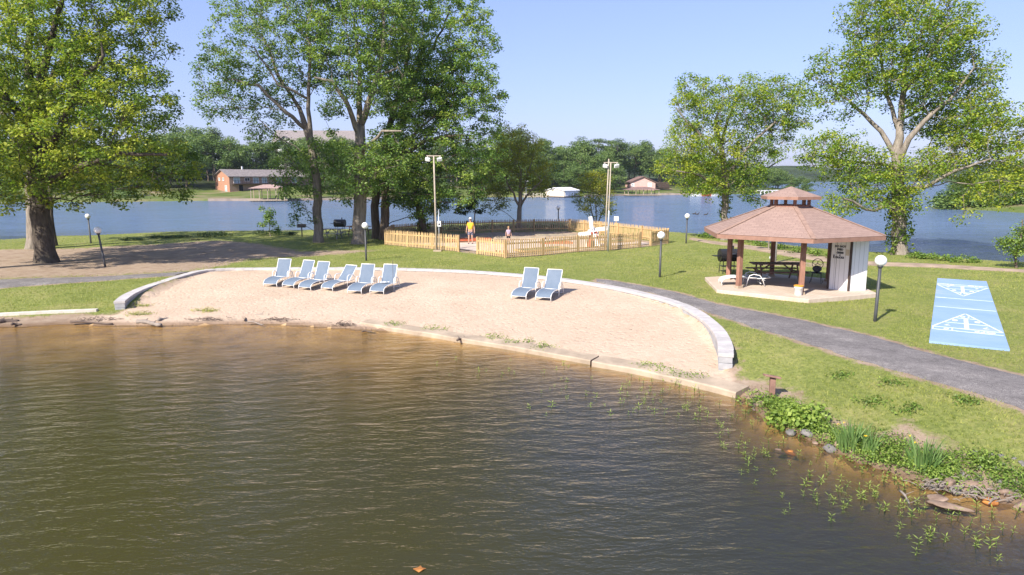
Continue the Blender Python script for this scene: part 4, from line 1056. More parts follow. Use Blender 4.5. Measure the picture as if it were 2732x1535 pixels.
# ------------------------------------------------------------------ sun loungers
mat('white_tube', (0.80, 0.79, 0.77), .35, .06, 4, 0, spec=.5)
n = NT('blue_sling'); wv = n.noise(2.2, 4); c = n.ramp(wv, [(0.3, (0.10, 0.14, 0.195)), (0.7, (0.145, 0.185, 0.24))])
ck = n.new('ShaderNodeTexWave'); ck.inputs['Scale'].default_value = 40; n.link(n.coord(), ck.inputs['Vector'])
c = n.mix(n.math('MULTIPLY', ck.outputs[1], .15), c, (0.26, 0.31, 0.38)); MATS['blue_sling'] = n.done(n.pbr(c, .75, .25, 0, n.bump(ck.outputs[1], .2, .004)))
mat('mint_sling', (0.50, 0.60, 0.58), .8, .15, 4, .1); mat('dark_strap', (0.10, 0.09, 0.10), .6, .3, 6, .1)
def lounger(back_deg, sling_m, label, group=None, flat=False):
    root = empty('sun_lounger', (0,0,0), 0, label, 'sun lounger', group)
    ba = R(back_deg); W = .33
    prof = [(0, .17), (.05, .25), (.16, .315), (.45, .365), (.80, .375), (1.10, .345)]
    sy, sz = prof[-1]; back = [(sy + t * math.cos(ba), sz + t * math.sin(ba) - .03 * math.sin(math.pi * min(1, t / .82))) for t in (.06, .25, .45, .65, .84)]
    full = prof + back
    b = MB()
    for s in (-1, 1):
        b.tube([(s * W, .015, 0)] + [(s * W, y, z - .01) for y, z in full], .016, 6)
    b.tube([(-W, .015, .15), (W, .015, .15)], .016, 6); b.tube([(-W, full[-1][0], full[-1][1]), (W, full[-1][0], full[-1][1])], .017, 6)
    b.tube([(-W, .95, .35), (W, .95, .35)], .014, 6); b.tube([(-W, 1.12, .32), (W, 1.12, .32)], .014, 6)
    b.build('frame', MATS['white_tube'], root, True)
    vs = []; fs = []; K = 7
    for y, z in full:
        for k in range(K):
            q = -1 + 2 * k / (K - 1); vs.append((q * (W - .012), y, z + .004 - .018 * (1 - q * q)))
    o = len(vs); vs += [(x, y, z - .006) for x, y, z in vs]; m_ = len(full)
    for i in range(m_ - 1):
        for k in range(K - 1):
            fs.append((i*K+k, i*K+k+1, (i+1)*K+k+1, (i+1)*K+k)); fs.append((o+i*K+k, o+(i+1)*K+k, o+(i+1)*K+k+1, o+i*K+k+1))
    b = MB(); b.add(vs, fs); b.build('sling', MATS[sling_m], root, True)
    for s in (-1, 1):
        X = s * (W + .045)
        if flat: pts = [(X, .98, 0), (X, 1.03, .25), (X, 1.10, .44), (X, 1.25, .50), (X, 1.50, .46), (X, 1.62, .30), (X, 1.72, 0)]
        else: pts = [(X, .92, 0), (X, .93, .40), (X, .96, .54), (X, 1.05, .60), (X, 1.30, .58), (X, 1.42, .50), (X, 1.50, .28), (X, 1.58, 0)]
        b = MB(); b.tube(pts, .018, 6); b.tube([(s * W, 1.10, .34), (X, 1.12, .36), (X, 1.38, .36)], .013, 6); b.build('arm_rest', MATS['white_tube'], root, True)
    b = MB(); bx_, bz_ = back[2]
    b.tube([(-W, bx_, bz_), (-W * .9, bx_ + .18, .25), (-W * .8, bx_ + .06, .22)], .012, 5); b.tube([(W, bx_, bz_), (W * .9, bx_ + .18, .25), (W * .8, bx_ + .06, .22)], .012, 5)
    b.tube([(-W - .04, 1.57, .12), (W + .04, 1.57, .12)], .014, 5); b.build('back_stay', MATS['white_tube'], root, True)
    return root
GRP = 'blue sun loungers on the sand'
lc = [(720.8,767.2,-10,63,'blue sun lounger at the left end of the row of six'), (768.9,770.5,-24,62,'blue sun lounger, second from the left in the row of six'),
      (812.9,776.2,-22,64,'blue sun lounger, third from the left in the row of six'), (872.4,777.8,-28,46,'blue sun lounger with its back tipped lowest'),
      (945.8,786,-14,66,'blue sun lounger between the low-tipped one and the end one'), (1005.3,786.8,-16,66,'blue sun lounger with a white towel on its seat'),
      (1383.6,800.9,-24,68,'blue sun lounger on the left of the separate pair'), (1448.8,804.5,-22,60,'blue sun lounger on the right of the separate pair')]
for u, v, a, bd_, lab in lc:
    o = lounger(bd_, 'blue_sling', lab, GRP); p = hitS(u, v); o.location = (p.x, p.y, p.z + .005); o.rotation_euler = (0, 0, R(a)); o.scale = (.96, .96, 1.0)
    if 'towel' in lab:
        q = Matrix.Rotation(R(a), 4, 'Z') @ Vector((.02, .78, .41)); b = MB()
        vs = []; fs = []
        for i in range(7):
            for j in range(5): vs.append((-.2 + .06 * i, -.1 + .05 * j, .02 + .012 * math.sin(i * 1.7 + j) ))
        for i in range(6):
            for j in range(4): fs.append((i*5+j, (i+1)*5+j, (i+1)*5+j+1, i*5+j+1))
        b.add(vs, fs); vs2 = [(x, y, z - .02) for x, y, z in vs]; b.add(vs2, [f[::-1] for f in fs])
        t = b.build('towel', mat('white_towel', (.75, .78, .82), .95, .1, 20, .5)); t.location = Vector((p.x, p.y, p.z)) + q; t.rotation_euler = (0, 0, R(a + 20)); tag(t, 'small white towel lying on the seat of the end lounger', 'towel')
p = hitS(1049, 779.5); b = MB(); b.tube([(0,0,-.2), (.01,0,.6), (.015,0,1.35)], .009, 6); b.box((0,0,.012), (.16,.16,.02))
t = b.build('metal_rod', MATS['dark_strap']); t.location = p; tag(t, 'thin dark metal rod stuck in the sand by the towel lounger', 'rod')

# ------------------------------------------------------------------ globe lamps
mat('lamp_post', (0.055, 0.057, 0.062), .5, .2, 8, .1, spec=.5)
n = NT('globe'); MATS['globe'] = n.done(n.pbr(n.ramp(n.noise(3, 3), [(0.3, (.80, .79, .76)), (.7, (.86, .85, .83))]), .25, .5))
def lamp(src, label, h=2.12, lean=0.0, rg=.178):
    p = hitS(*src); root = empty('globe_lamp', (p.x, p.y, p.z), 0, label, 'lamp post', 'globe lamp posts round the lawn')
    root.rotation_euler = (0, R(lean), 0)
    b = MB(); b.lathe([(.055, -.2), (.052, .3), (.047, h - 2 * rg - .02)], (0,0,0), 12); b.build('post', MATS['lamp_post'], root, True)
    b = MB(); b.lathe([(.06, h - 2*rg - .06), (.085, h - 2*rg - .02), (.09, h - 2*rg + .03), (.06, h - 2*rg + .04)], (0,0,0), 14); b.build('fitter', MATS['lamp_post'], root, True)
    b = MB(); b.ball((0, 0, h - rg), rg, 20, 14); b.build('globe', MATS['globe'], root, True)
for s_, lab, h, ln in [((2334,858), 'globe lamp in the foreground right, beside the white shed', 2.16, 0.6), ((1760,740), 'globe lamp on the lawn left of the pavilion', 2.12, 0), ((977,696), 'globe lamp between the pale gum trunk and the picket fence', 2.12, 0),
                       ((281,712), 'globe lamp leaning left beside the drive', 2.1, -6.5), ((243,650), 'globe lamp at the water edge behind the leaning one', 2.1, -1), ((1830,650), 'globe lamp by the lakeside path behind the pavilion', 2.1, .5),
                       ((1489,615), 'globe lamp behind the back picket fence near the willow', 2.15, 0), ((1158,620), 'globe lamp behind the floodlight pole by the ivy trunk', 2.2, 0)]: lamp(s_, lab, h, ln)

# ------------------------------------------------------------------ flood light poles
mat('pole_wood', (0.42, 0.36, 0.29), .85, .3, 3, .3, stretch=(4, 4, 1)); mat('galvanised', (0.50, 0.52, 0.54), .4, .15, 5, .05, metal=.6); mat('white_box', (.72, .73, .74), .5, .1, 5, .05)
def flood(src, h, r, label, cross=True, dx=0.0, name='floodlight_pole'):
    p = hitS(*src); root = empty(name, p, 0, label, 'light pole')
    b = MB(); b.tube([(0,0,-.3), (dx * .5,0,h * .5), (dx,0,h)], [r, r * .9, r * .75], 10); b.build('pole', MATS['pole_wood'], root, True)
    if cross:
        b = MB(); b.box((dx, 0, h + .02), (.9, .06, .06)); b.build('cross_arm', MATS['pole_wood'], root)
        for s in (-1, 1):
            b = MB(); M = Matrix.Rotation(R(28), 3, 'X') @ Matrix.Rotation(R(s * 18), 3, 'Z')
            b.box((dx + s * .36, -.08, h - .20), (.30, .12, .20), M=M); b.tube([(dx + s * .38, 0, h), (dx + s * .38, -.05, h - .15)], .02, 6)
            b.build('floodlight', MATS['white_box'], root, bevel=.02)
    return root
fp = flood((1165,671), 5.85, .06, 'floodlight pole with two lamps and white meter box at the front picket fence', True, -.08)
b = MB(); b.tube([(.16, .02, -.2), (.16, .02, 2.6)], .03, 8); b.build('conduit', MATS['galvanised'], fp, True)
b = MB(); b.box((.20, -.06, 1.72), (.22, .14, .34)); bx = b.build('meter_box', MATS['white_box'], fp, bevel=.012); b = MB(); b.box((.20, -.135, 1.70), (.1, .012, .1)); b.build('window', MATS['dark_opening'], bx)
b = MB(); b.box((.05, .0, .02), (.5, .4, .12)); b.build('footing', MATS['old_concrete'], fp)
flood((1613,666), 5.75, .05, 'taller left pole of the pale twin poles by the windmill', False, .14, 'wooden_pole')
flood((1619.5,666), 5.5, .048, 'right pole of the pale twin poles with a cross arm by the windmill', True, .12)
def gpole(src, h, label, r=.06):
    p = hitS(*src); b = MB(); b.lathe([(r * 1.0, -.2), (r, h - .03), (r * .6, h)], (0,0,0), 10); o = b.build('metal_pole', MATS['galvanised'], None, True); o.location = p; tag(o, label, 'pole'); return o
gpole((1622,671), 2.55, 'short galvanised pole standing in front of the twin wooden poles')
gpole((2067,702), 2.9, 'galvanised pole on the bare patch behind the pavilion', .075)
b = MB(); b.ball((0,0,0), .2, 12, 8, (1, .7, .8)); o = b.build('buoy', MATS['white_box'], None, True); o.location = hitS(2061.5,694) + Vector((0,0,.12)); tag(o, 'white round float lying by the galvanised pole', 'float')
p = at(*S(1404, 529), 0); b = MB(); root = empty('street_lamp', (p.x, p.y + 3, .4), 0, 'far street lamp left of the white boathouse', 'street lamp')
b.tube([(0,0,-.5), (0,0,3.7)], .09, 6); b.build('pole', MATS['galvanised'], root); b = MB(); b.box((0,0,3.75), (1.1,.25,.2)); b.build('lamp_head', MATS['white_box'], root)

# ------------------------------------------------------------------ picket fences
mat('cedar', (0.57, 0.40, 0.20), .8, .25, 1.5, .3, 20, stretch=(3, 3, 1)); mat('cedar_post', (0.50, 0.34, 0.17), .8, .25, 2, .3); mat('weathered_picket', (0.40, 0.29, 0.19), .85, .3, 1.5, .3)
def picket_fence(name, label, pts, pm='cedar', h=1.08, step=.155, pw=.078, ends=(True, True), rail_side=1):
    P = [Vector((x, y, 0)) for x, y in pts]; L = sum((b - a).length for a, b in zip(P, P[1:]))
    o0 = P[0]; root = empty(name, (o0.x, o0.y, Hs(o0.x, o0.y)), 0, label, 'picket fence'); org = root.location.copy(); k = 0
    for a, b_ in zip(P, P[1:]):
        d = (b_ - a); l = d.length; d.normalize(); nrm = Vector((-d.y, d.x, 0)) * rail_side; ang = math.atan2(d.y, d.x)
        nb_ = max(1, round(l / 2.4)); 
        for j in range(nb_ + 1):
            if j == nb_ and not (b_ is P[-1] and ends[1]): continue
            if j == 0 and a is P[0] and not ends[0]: continue
            q = a + d * (l * j / nb_) + nrm * .07; z = Hs(q.x, q.y)
            m = MB(); m.box(Vector((q.x, q.y, z + h * .5 - .05)) - org, (.1, .1, h + .04), ang); m.build('post', MATS['cedar_post'], root)
        for j in range(nb_):
            s, e = a + d * (l * j / nb_), a + d * (l * (j + 1) / nb_)
            zs, ze = Hs(s.x, s.y), Hs(e.x, e.y)
            for zr in (.24, .82):
                m = MB(); m.beam(s + nrm * .033 + Vector((0,0,zs + zr)) - org, e + nrm * .033 + Vector((0,0,ze + zr)) - org, .04, .085); m.build('rail', MATS['cedar_post'], root)
            m = MB(); nn = max(2, round((l / nb_) / step))
            for i in range(nn):
                t = (i + .5) / nn; c = s + (e - s) * t - nrm * .0; z = zs + (ze - zs) * t; hh_ = h + random.uniform(-.012, .012); w2 = pw / 2; th = .011
                ca, sa = math.cos(ang), math.sin(ang); tilt = random.uniform(-.008, .008)
                prof = [(-w2, .04), (w2, .04), (w2, hh_ - .10), (w2 * .55, hh_ - .075), (0, hh_), (-w2 * .55, hh_ - .075), (-w2, hh_ - .10)]
                vs = []
                for sd in (-1, 1):
                    for x, zz in prof:
                        x_ = x + tilt * zz * 3; vs.append(Vector((c.x + ca * x_ - sa * th * sd, c.y + sa * x_ + ca * th * sd, z + zz)) - org)
                n7 = len(prof); m.add(vs, [tuple(range(n7 - 1, -1, -1)), tuple(range(n7, 2 * n7))] + [(q_, (q_ + 1) % n7, n7 + (q_ + 1) % n7, n7 + q_) for q_ in range(n7)])
            m.build('picket_panel', MATS[pm], root)
    return root
picket_fence('picket_fence', 'front-left run of golden picket fence, left of the gateway', [(-8.8,47.09), (-3.34,42.04)])
picket_fence('picket_fence', 'front-right run of picket fence turning the near corner, in front of the windmill', [(-2.12,40.73), (-.36,38.9), (8.51,44.93)])
picket_fence('picket_fence', 'short end of picket fence right of the side opening, behind the lawn lamp', [(9.41,45.99), (11.1,48.25)])
picket_fence('picket_fence', 'right-hand back run of sunlit picket fence behind the windmill', [(11.1,48.25), (8.3,53.2), (4.95,58.6)], rail_side=1, ends=(False, True))
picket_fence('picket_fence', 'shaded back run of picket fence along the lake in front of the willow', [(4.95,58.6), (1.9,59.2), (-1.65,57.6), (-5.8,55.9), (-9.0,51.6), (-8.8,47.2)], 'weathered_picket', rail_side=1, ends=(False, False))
p = hitS(1485, 626); root = empty('notice_board', (p.x + 6.2, p.y - 1.5, p.z), 0, 'small white notice board above the sunlit back picket fence', 'sign')
root.location = (atY(1485/1, 560, 54.2).x + 0.0, 54.2, Hs(atY(1485, 560, 54.2).x + 0.0, 54.2)); root.location.x = atY(*S(1643.7, 593), 54.2).x
b = MB(); b.box((0,0,.75), (.06,.05,1.5)); b.build('post', MATS['cedar_post'], root)
b = MB(); b.box((0,-.035,1.35), (.36,.02,.36)); b.build('board', MATS['white_paint'], root)

# ------------------------------------------------------------------ mini golf
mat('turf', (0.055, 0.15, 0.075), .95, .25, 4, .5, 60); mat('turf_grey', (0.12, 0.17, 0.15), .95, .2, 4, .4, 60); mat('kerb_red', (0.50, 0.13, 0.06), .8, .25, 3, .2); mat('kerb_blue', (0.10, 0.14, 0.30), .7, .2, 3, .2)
mat('brick_red', (0.40, 0.10, 0.06), .85, .3, 6, .3)
inner = [(-7.6,47.6),(-3.2,43.3),(-1.6,41.6),(-.2,40.2),(8.1,45.6),(9.9,48.1),(6.6,52.6),(2.2,50.4),(-3.5,48.0)]
vs = []; pad = MB()
cen = Vector((1.2, 46.2)); N_ = len(inner)
rings = 6; allv = []
for r_ in range(rings + 1):
    for (x, y) in inner:
        q = Vector((x, y)) * (r_ / rings) + cen * (1 - r_ / rings); allv.append((q.x, q.y, Hs(q.x, q.y) + .035))
fs = [(r_*N_+i, r_*N_+(i+1) % N_, (r_+1)*N_+(i+1) % N_, (r_+1)*N_+i) for r_ in range(1, rings) for i in range(N_)] + [tuple(N_ + i for i in range(N_))]
pad.add(allv[0:0] + allv, fs); o = pad.build('patio', MATS['slab_concrete'], None, True); tag(o, kind='structure')
def lane(cx, cy, L, W, ang, green, kerb, label):
    z = Hs(cx, cy) + .04; root = empty('putting_lane', (cx, cy, z), R(ang), label, 'putting lane')
    b = MB(); b.box((0,0,.015), (L, W, .03)); b.build('green', MATS[green], root)
    for s in (-1, 1):
        b = MB(); b.box((0, s * (W / 2 + .05), .05), (L + .2, .1, .12)); b.build('border', MATS[kerb], root)
        b = MB(); b.box((s * (L / 2 + .05), 0, .052), (.1, W, .11)); b.build('border', MATS[kerb], root)
lane(-3.2, 49.6, 3.2, 1.0, 8, 'turf_grey', 'kerb_red', 'red-edged putting lane behind the man')
lane(1.9, 42.9, 3.4, .9, 34, 'turf', 'cedar_post', 'green putting lane just inside the near fence corner')
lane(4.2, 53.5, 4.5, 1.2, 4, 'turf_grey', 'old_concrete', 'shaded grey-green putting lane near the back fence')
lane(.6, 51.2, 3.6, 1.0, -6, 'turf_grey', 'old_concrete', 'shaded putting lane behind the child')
lane(7.4, 48.6, 2.6, .9, 38, 'turf', 'cedar_post', 'green putting lane by the side opening')
lane(3.0, 47.4, 2.0, .9, 12, 'turf', 'kerb_red', 'red-edged green putting lane left of the windmill')
for k, (x, y) in enumerate([(-.92, 40.55), (-.72, 40.45), (-.5, 40.55), (-.3, 40.65)]):
    b = MB(); b.box((0,0,.12), (.12,.12,.24)); o = b.build('brick', MATS['brick_red'], None, bevel=.01); o.location = (x, y, Hs(x, y) + .03); tag(o, 'red brick standing on end just inside the near fence corner', 'brick', 'red bricks by the near fence corner')
# windmill
p = Vector((5.4, 45.4, Hs(5.4, 45.4) + .03)); root = empty('windmill', p, R(-6), 'red and white toy windmill with four white sails on the mini golf course', 'windmill')
b = MB(); b.add([(-.45,-.35,0),(.45,-.35,0),(.45,.35,0),(-.45,.35,0),(-.3,-.25,1.05),(.3,-.25,1.05),(.3,.25,1.05),(-.3,.25,1.05)], [(0,1,5,4),(1,2,6,5),(2,3,7,6),(3,0,4,7),(4,5,6,7)]); b.build('tower', MATS['brick_red'], root)
for s in (-1, 1):
    b = MB(); b.beam((s * .45, -.36, 0), (s * .3, -.26, 1.05), .09, .04); b.build('corner_board', MATS['white_paint'], root)
b = MB(); b.add([(-.36,-.3,1.05),(.36,-.3,1.05),(.36,.3,1.05),(-.36,.3,1.05),(0,-.3,1.32),(0,.3,1.32)], [(0,1,4),(1,2,5,4),(2,3,5),(3,0,4,5),(3,2,1,0)]); b.build('roof', MATS['white_paint'], root)
b = MB(); b.box((0,-.36,.22), (.26,.03,.42)); b.build('door', MATS['dark_opening'], root)
b = MB(); M = Matrix.Rotation(R(90), 3, 'X'); b.tube([(0,-.28,1.05), (0,-.5,1.05)], .07, 10); b.build('hub', MATS['white_paint'], root)
for k in range(4):
    a = R(7 + 90 * k); d = Vector((math.cos(a), 0, math.sin(a))); e = Vector((-math.sin(a), 0, math.cos(a))); b = MB(); c0 = Vector((0, -.47, 1.05))
    b.beam(c0, c0 + d * .98, .05, .05, up=(0, 1, 0)); 
    for s in (.2, .36, .52, .68, .84, .96): b.beam(c0 + d * s - e * .02 + Vector((0,-.03,0)), c0 + d * s + e * .2 + Vector((0,-.03,0)), .05, .015, up=(0, 1, 0))
    b.beam(c0 + d * .2 + e * .2 + Vector((0,-.03,0)), c0 + d * .97 + e * .2 + Vector((0,-.03,0)), .035, .02, up=(0, 1, 0)); b.beam(c0 + d * .2 + e * .1, c0 + d * .97 + e * .1, .11, .008, up=(0, 1, 0))
    b.build('sail', MATS['white_paint'], root)

# ------------------------------------------------------------------ shuffleboard courts
n = NT('court_blue'); f = n.noise(.9, 7, .66, n.map((.8, .45, 1))); c = n.ramp(f, [(0.3, (0.21, 0.33, 0.56)), (0.58, (0.28, 0.395, 0.62)), (0.72, (0.44, 0.45, 0.52)), (0.80, (0.56, 0.46, 0.37))])
c = n.mix(n.math('MULTIPLY', n.noise(30, 3), .3), c, (.15, .25, .42)); MATS['court_blue'] = n.done(n.pbr(c, .75, .25, 0, n.bump(n.noise(25, 3), .2, .005)))
mat('line_white', (.80, .82, .83), .7, .06, 5, 0, c2=(.50, .58, .68))
ea = Vector((-7.67, -12.09, 0)).normalized(); Lc, Wc = 14.3, 1.85
def court(far_left, label):
    ang = math.atan2(ea.y, ea.x); fl = Vector(far_left)
    nrm = Vector((-ea.y, ea.x, 0))                      # towards the right-hand side
    o = fl + nrm * (Wc / 2); z = max(Hs(*(o + ea * t)[:2]) for t in (0, 3.5, 7, 10.5, 14)) 
    root = empty('shuffleboard_court', (o.x, o.y, z), ang, label, 'shuffleboard court')
    b = MB(); b.box((Lc / 2, 0, -.02), (Lc, Wc, .09)); b.build('slab', MATS['court_blue'], root)
    top = .029; w = .035
    def line(p, q, m, ww=w): m.beam((p[0], p[1], top), (q[0], q[1], top), ww, .006)
    for end in (0, 1):
        X = (lambda x: x) if end == 0 else (lambda x: Lc - x)
        m = MB(); y = Wc / 2 - .04
        # ten-off band, scoring triangle and its divisions
        line((X(1.85), -y), (X(1.85), y), m); line((X(2.3), -y), (X(2.3), y), m); line((X(1.85), -y), (X(2.35), -y * .98), m)
        line((X(2.3), -y), (X(5.1), 0), m, .05); line((X(2.3), y), (X(5.1), 0), m, .05)
        line((X(3.2), -y * .66), (X(3.2), y * .66), m); line((X(4.15), -y * .33), (X(4.15), y * .33), m)
        m.beam((X(2.35), 0, top + .002), (X(4.1), 0, top + .002), .12, .006)
        m.build('marking', MATS['line_white'], root)
        for txt, x, y_, s in (('10', 4.45, 0, .32), ('8', 3.65, -.3, .34), ('8', 3.65, .3, .34), ('7', 2.75, -.5, .34), ('7', 2.75, .5, .34), ('10', 2.05, -.45, .3), ('OFF', 2.05, .45, .3)):
            t = text(txt, s, 'number', 'line_white'); t.parent = root; t.location = (X(x), y_, top + .004); t.rotation_euler = (0, 0, R(90 if end == 0 else -90))
    m = MB(); line((5.9, -Wc / 2 + .02), (5.9, Wc / 2 - .02), m); line((8.1, -Wc / 2 + .02), (8.1, Wc / 2 - .02), m); m.build('marking', MATS['line_white'], root)
def text(s, size, name, m):
    cu = bpy.data.curves.new(name, 'FONT'); cu.body = s; cu.size = size; cu.align_x = 'CENTER'; cu.align_y = 'CENTER'; cu.extrude = .003; cu.offset = .006
    o = bpy.data.objects.new(name, cu); col.objects.link(o)
    dg = bpy.context.evaluated_depsgraph_get(); me = bpy.data.meshes.new_from_object(o.evaluated_get(dg)); bpy.data.objects.remove(o)
    me.materials.clear(); me.materials.append(MATS[m]); o = bpy.data.objects.new(name, me); col.objects.link(o); return o
court((19.44, 30.86, 0), 'blue shuffleboard court with white scoring triangles on the right lawn')
court((24.05, 28.2, 0), 'second blue shuffleboard court, only a corner showing at the right edge')
# ------------------------------------------------------------------ pavilion
n = NT('roof_shingle'); br = n.new('ShaderNodeTexBrick'); n.link(n.coord('UV'), br.inputs['Vector']); br.inputs['Scale'].default_value = 1.0
br.inputs['Color1'].default_value = (0.295, 0.205, 0.17, 1); br.inputs['Color2'].default_value = (0.225, 0.155, 0.13, 1); br.inputs['Mortar'].default_value = (0.12, 0.08, 0.065, 1); br.inputs['Mortar Size'].default_value = .008
br.inputs['Brick Width'].default_value = .32; br.inputs['Row Height'].default_value = .135; br.inputs['Bias'].default_value = -.1
c = n.mix(n.math('MULTIPLY', n.noise(1.6, 5), .45), br.outputs['Color'], (0.30, 0.20, 0.17)); c = n.mix(n.ramp(n.noise(55, 2), [(.4, (0,0,0)), (.7, (.5,)*3)]), c, (.42, .31, .26))
MATS['roof_shingle'] = n.done(n.pbr(c, .95, .1, 0, n.bump(br.outputs['Fac'], -.6, .012)))
mat('fascia_brown', (0.29, 0.165, 0.12), .8, .2, 4, .2); mat('post_brown', (0.30, 0.155, 0.11), .85, .3, 3, .4, 14, stretch=(3, 3, 1)); mat('soffit', (0.22, 0.15, 0.11), .9, .25, 3, .2)
n = NT('white_siding'); wv = n.new('ShaderNodeTexWave'); wv.wave_type = 'BANDS'; wv.bands_direction = 'X'; wv.inputs['Scale'].default_value = 1.6; n.link(n.coord('UV'), wv.inputs['Vector'])
groove = n.ramp(wv.outputs[1], [(.0, (0,0,0)), (.06, (1,1,1))]); c = n.mix(n.ramp(n.noise(2.0, 5), [(.4, (0,0,0)), (.8, (.25,)*3)]), (.80, .79, .77), (.62, .58, .52)); c = n.mix(groove, (.55, .54, .52), c)
MATS['white_siding'] = n.done(n.pbr(c, .7, .2, 0, n.bump(groove, .5, .006)))
mat('dark_trim', (0.085, 0.06, 0.05), .8, .3, 5, .2)
zs = 0.74
pav = empty('pavilion', (HEXC.x, HEXC.y, zs), 0, 'open hexagonal pavilion with brown shingle roof, cupola and white corner shed', 'pavilion')
def hx(a, r, z): return Vector((r * math.cos(R(a)), r * math.sin(R(a)), z))
ANG = (142, 202, 262, 322, 22, 82)
n = NT('plank_slab'); wv = n.new('ShaderNodeTexWave'); wv.inputs['Scale'].default_value = 2.2; wv.inputs['Distortion'].default_value = .4; n.link(n.map((1, 1, 1), (0, 0, R(38))), wv.inputs['Vector'])
c = n.ramp(n.noise(1.4, 5), [(.3, (.46, .37, .29)), (.7, (.60, .50, .41))]); c = n.mix(n.math('MULTIPLY', wv.outputs[1], .22), c, (.38, .30, .24)); MATS['plank_slab'] = n.done(n.pbr(c, .9, .2, 0, n.bump(n.noise(20, 4), .3, .01)))
b = MB(); b.prism([hx(a, 3.5, 0)[:2] for a in ANG], -.35, 0); b.build('floor_slab', MATS['plank_slab'], pav, bevel=.02)
def roof_hex(name, r0, z0, r1, z1, th, parent, over=0):
    V_ = []; F_ = []; UV = []
    me_b = MB()
    for i in range(6):
        a, c = ANG[i], ANG[(i + 1) % 6]
        q = [hx(a, r0, z0), hx(c, r0, z0)] + ([hx(c, r1, z1), hx(a, r1, z1)] if r1 > 0 else [Vector((0, 0, z1))])
        o = len(V_); V_ += q; F_.append(tuple(range(o, o + len(q))))
        ex = (q[1] - q[0]).normalized(); mid = (q[0] + q[1]) / 2; up = ((q[2] + q[3]) / 2 if r1 > 0 else q[2]) - mid; up.normalize()
        UV += [((p - mid).dot(ex) + 7 * i, (p - mid).dot(up)) for p in q]
        o = len(V_); V_ += [p - Vector((0, 0, th)) for p in q]; F_.append(tuple(range(o + len(q) - 1, o - 1, -1))); UV += [(0, 0)] * len(q)
    me = bpy.data.meshes.new(name); me.from_pydata(V_, [], F_); uv = me.uv_layers.new(name='UVMap')
    for pl in me.polygons:
        for li in pl.loop_indices: uv.data[li].uv = UV[me.loops[li].vertex_index]
    me.materials.append(MATS['roof_shingle']); me.materials.append(MATS['soffit'])
    for i, pl in enumerate(me.polygons): pl.material_index = i % 2
    o = bpy.data.objects.new(name, me); col.objects.link(o); o.parent = parent; return o
ze, zt = 2.24, 3.28
rf = roof_hex('roof', 3.62, ze, .80, zt, .10, pav)
b = MB()
for i in range(6):
    b.beam(hx(ANG[i], 3.60, ze - .09), hx(ANG[(i + 1) % 6], 3.60, ze - .09), .05, .16)
b.build('fascia', MATS['fascia_brown'], rf)
b = MB()
for i in range(6): b.beam(hx(ANG[i], 3.62, ze + .012), hx(ANG[i], .82, zt + .012), .16, .02)
b.build('hip_cap', mat('hip_shingle', (.31, .205, .16), .95, .25, 5, .3), rf)
b = MB()
for i in range(6): b.beam(hx(ANG[i], 2.42, ze - .02), hx(ANG[(i + 1) % 6], 2.42, ze - .02), .12, .2)
b.build('ring_beam', MATS['post_brown'], pav)
for i, a in enumerate(ANG):
    if a == 322: continue
    b = MB(); p_ = hx(a, 2.42, 0); b.box((p_.x, p_.y, ze / 2), (.175, .175, ze), R(a)); po = b.build('post', MATS['post_brown'], pav, bevel=.008)
    b = MB(); b.box((p_.x, p_.y, .05), (.24, .24, .1), R(a)); b.build('post_base', MATS['old_concrete'], po)
cu = empty('cupola', (0, 0, zt), 0); cu.parent = pav
b = MB()
for i, a in enumerate(ANG):
    m = MB(); p_ = hx(a + 0, .74, .16); m.box(p_, (.11, .11, .36), R(a)); m.build('post', MATS['post_brown'], cu)
for i in range(6): b.beam(hx(ANG[i], .80, -.0), hx(ANG[(i + 1) % 6], .80, -.0), .06, .1)
b.build('kerb', MATS['post_brown'], cu)
cr = roof_hex('roof', 1.2, .40, 0, .80, .07, cu); b = MB()
for i in range(6): b.beam(hx(ANG[i], 1.185, .34), hx(ANG[(i + 1) % 6], 1.185, .34), .04, .12)
b.build('fascia', MATS['fascia_brown'], cr)
# white storage shed in the right-hand corner of the pavilion
SH = [Vector((x, y, 0)) - Vector((HEXC.x, HEXC.y, 0)) for x, y in [(12.74,27.2),(13.28,26.62),(14.06,26.78),(14.22,27.75),(13.35,28.2)]]
def wall_panel(a, c, z0, z1, off=0):
    L = (c - a).length; me = bpy.data.meshes.new('wall'); q = [a + Vector((0,0,z0)), c + Vector((0,0,z0)), c + Vector((0,0,z1)), a + Vector((0,0,z1))]
    nrm = (c - a).cross(Vector((0,0,1))).normalized() * .03; q2 = [p - nrm for p in q]
    me.from_pydata(q + q2, [], [(0,1,2,3),(7,6,5,4),(0,4,5,1),(1,5,6,2),(2,6,7,3),(3,7,4,0)]); uv = me.uv_layers.new(name='UVMap'); co = [(0, z0), (L, z0), (L, z1), (0, z1)] * 2
    for pl in me.polygons:
        for li in pl.loop_indices: uv.data[li].uv = co[me.loops[li].vertex_index]
    me.materials.append(MATS['white_siding']); o = bpy.data.objects.new('wall', me); col.objects.link(o); return o
shed = empty('shed', (0, 0, .003), 0); shed.parent = pav
shed['label'] = 'white sided storage shed with a painted notice'
for i in range(5):
    w = wall_panel(SH[i], SH[(i + 1) % 5], 0, ze - .03); w.parent = shed
for i, wdt in ((0, .07), (1, .07), (4, .06)):
    b = MB(); p_ = SH[i] * 1.004; b.box((p_.x, p_.y, ze / 2 - .02), (wdt, wdt, ze - .05), R(20)); b.build('corner_trim', MATS['dark_trim'], shed)
mat('sign_black', (.03, .03, .035), .7, .2, 5, 0); mat('sign_tan', (.62, .55, .42), .7, .15, 5, 0)
d = (SH[1] - SH[0]); dn = d.normalized(); fn = d.cross(Vector((0,0,1))).normalized()
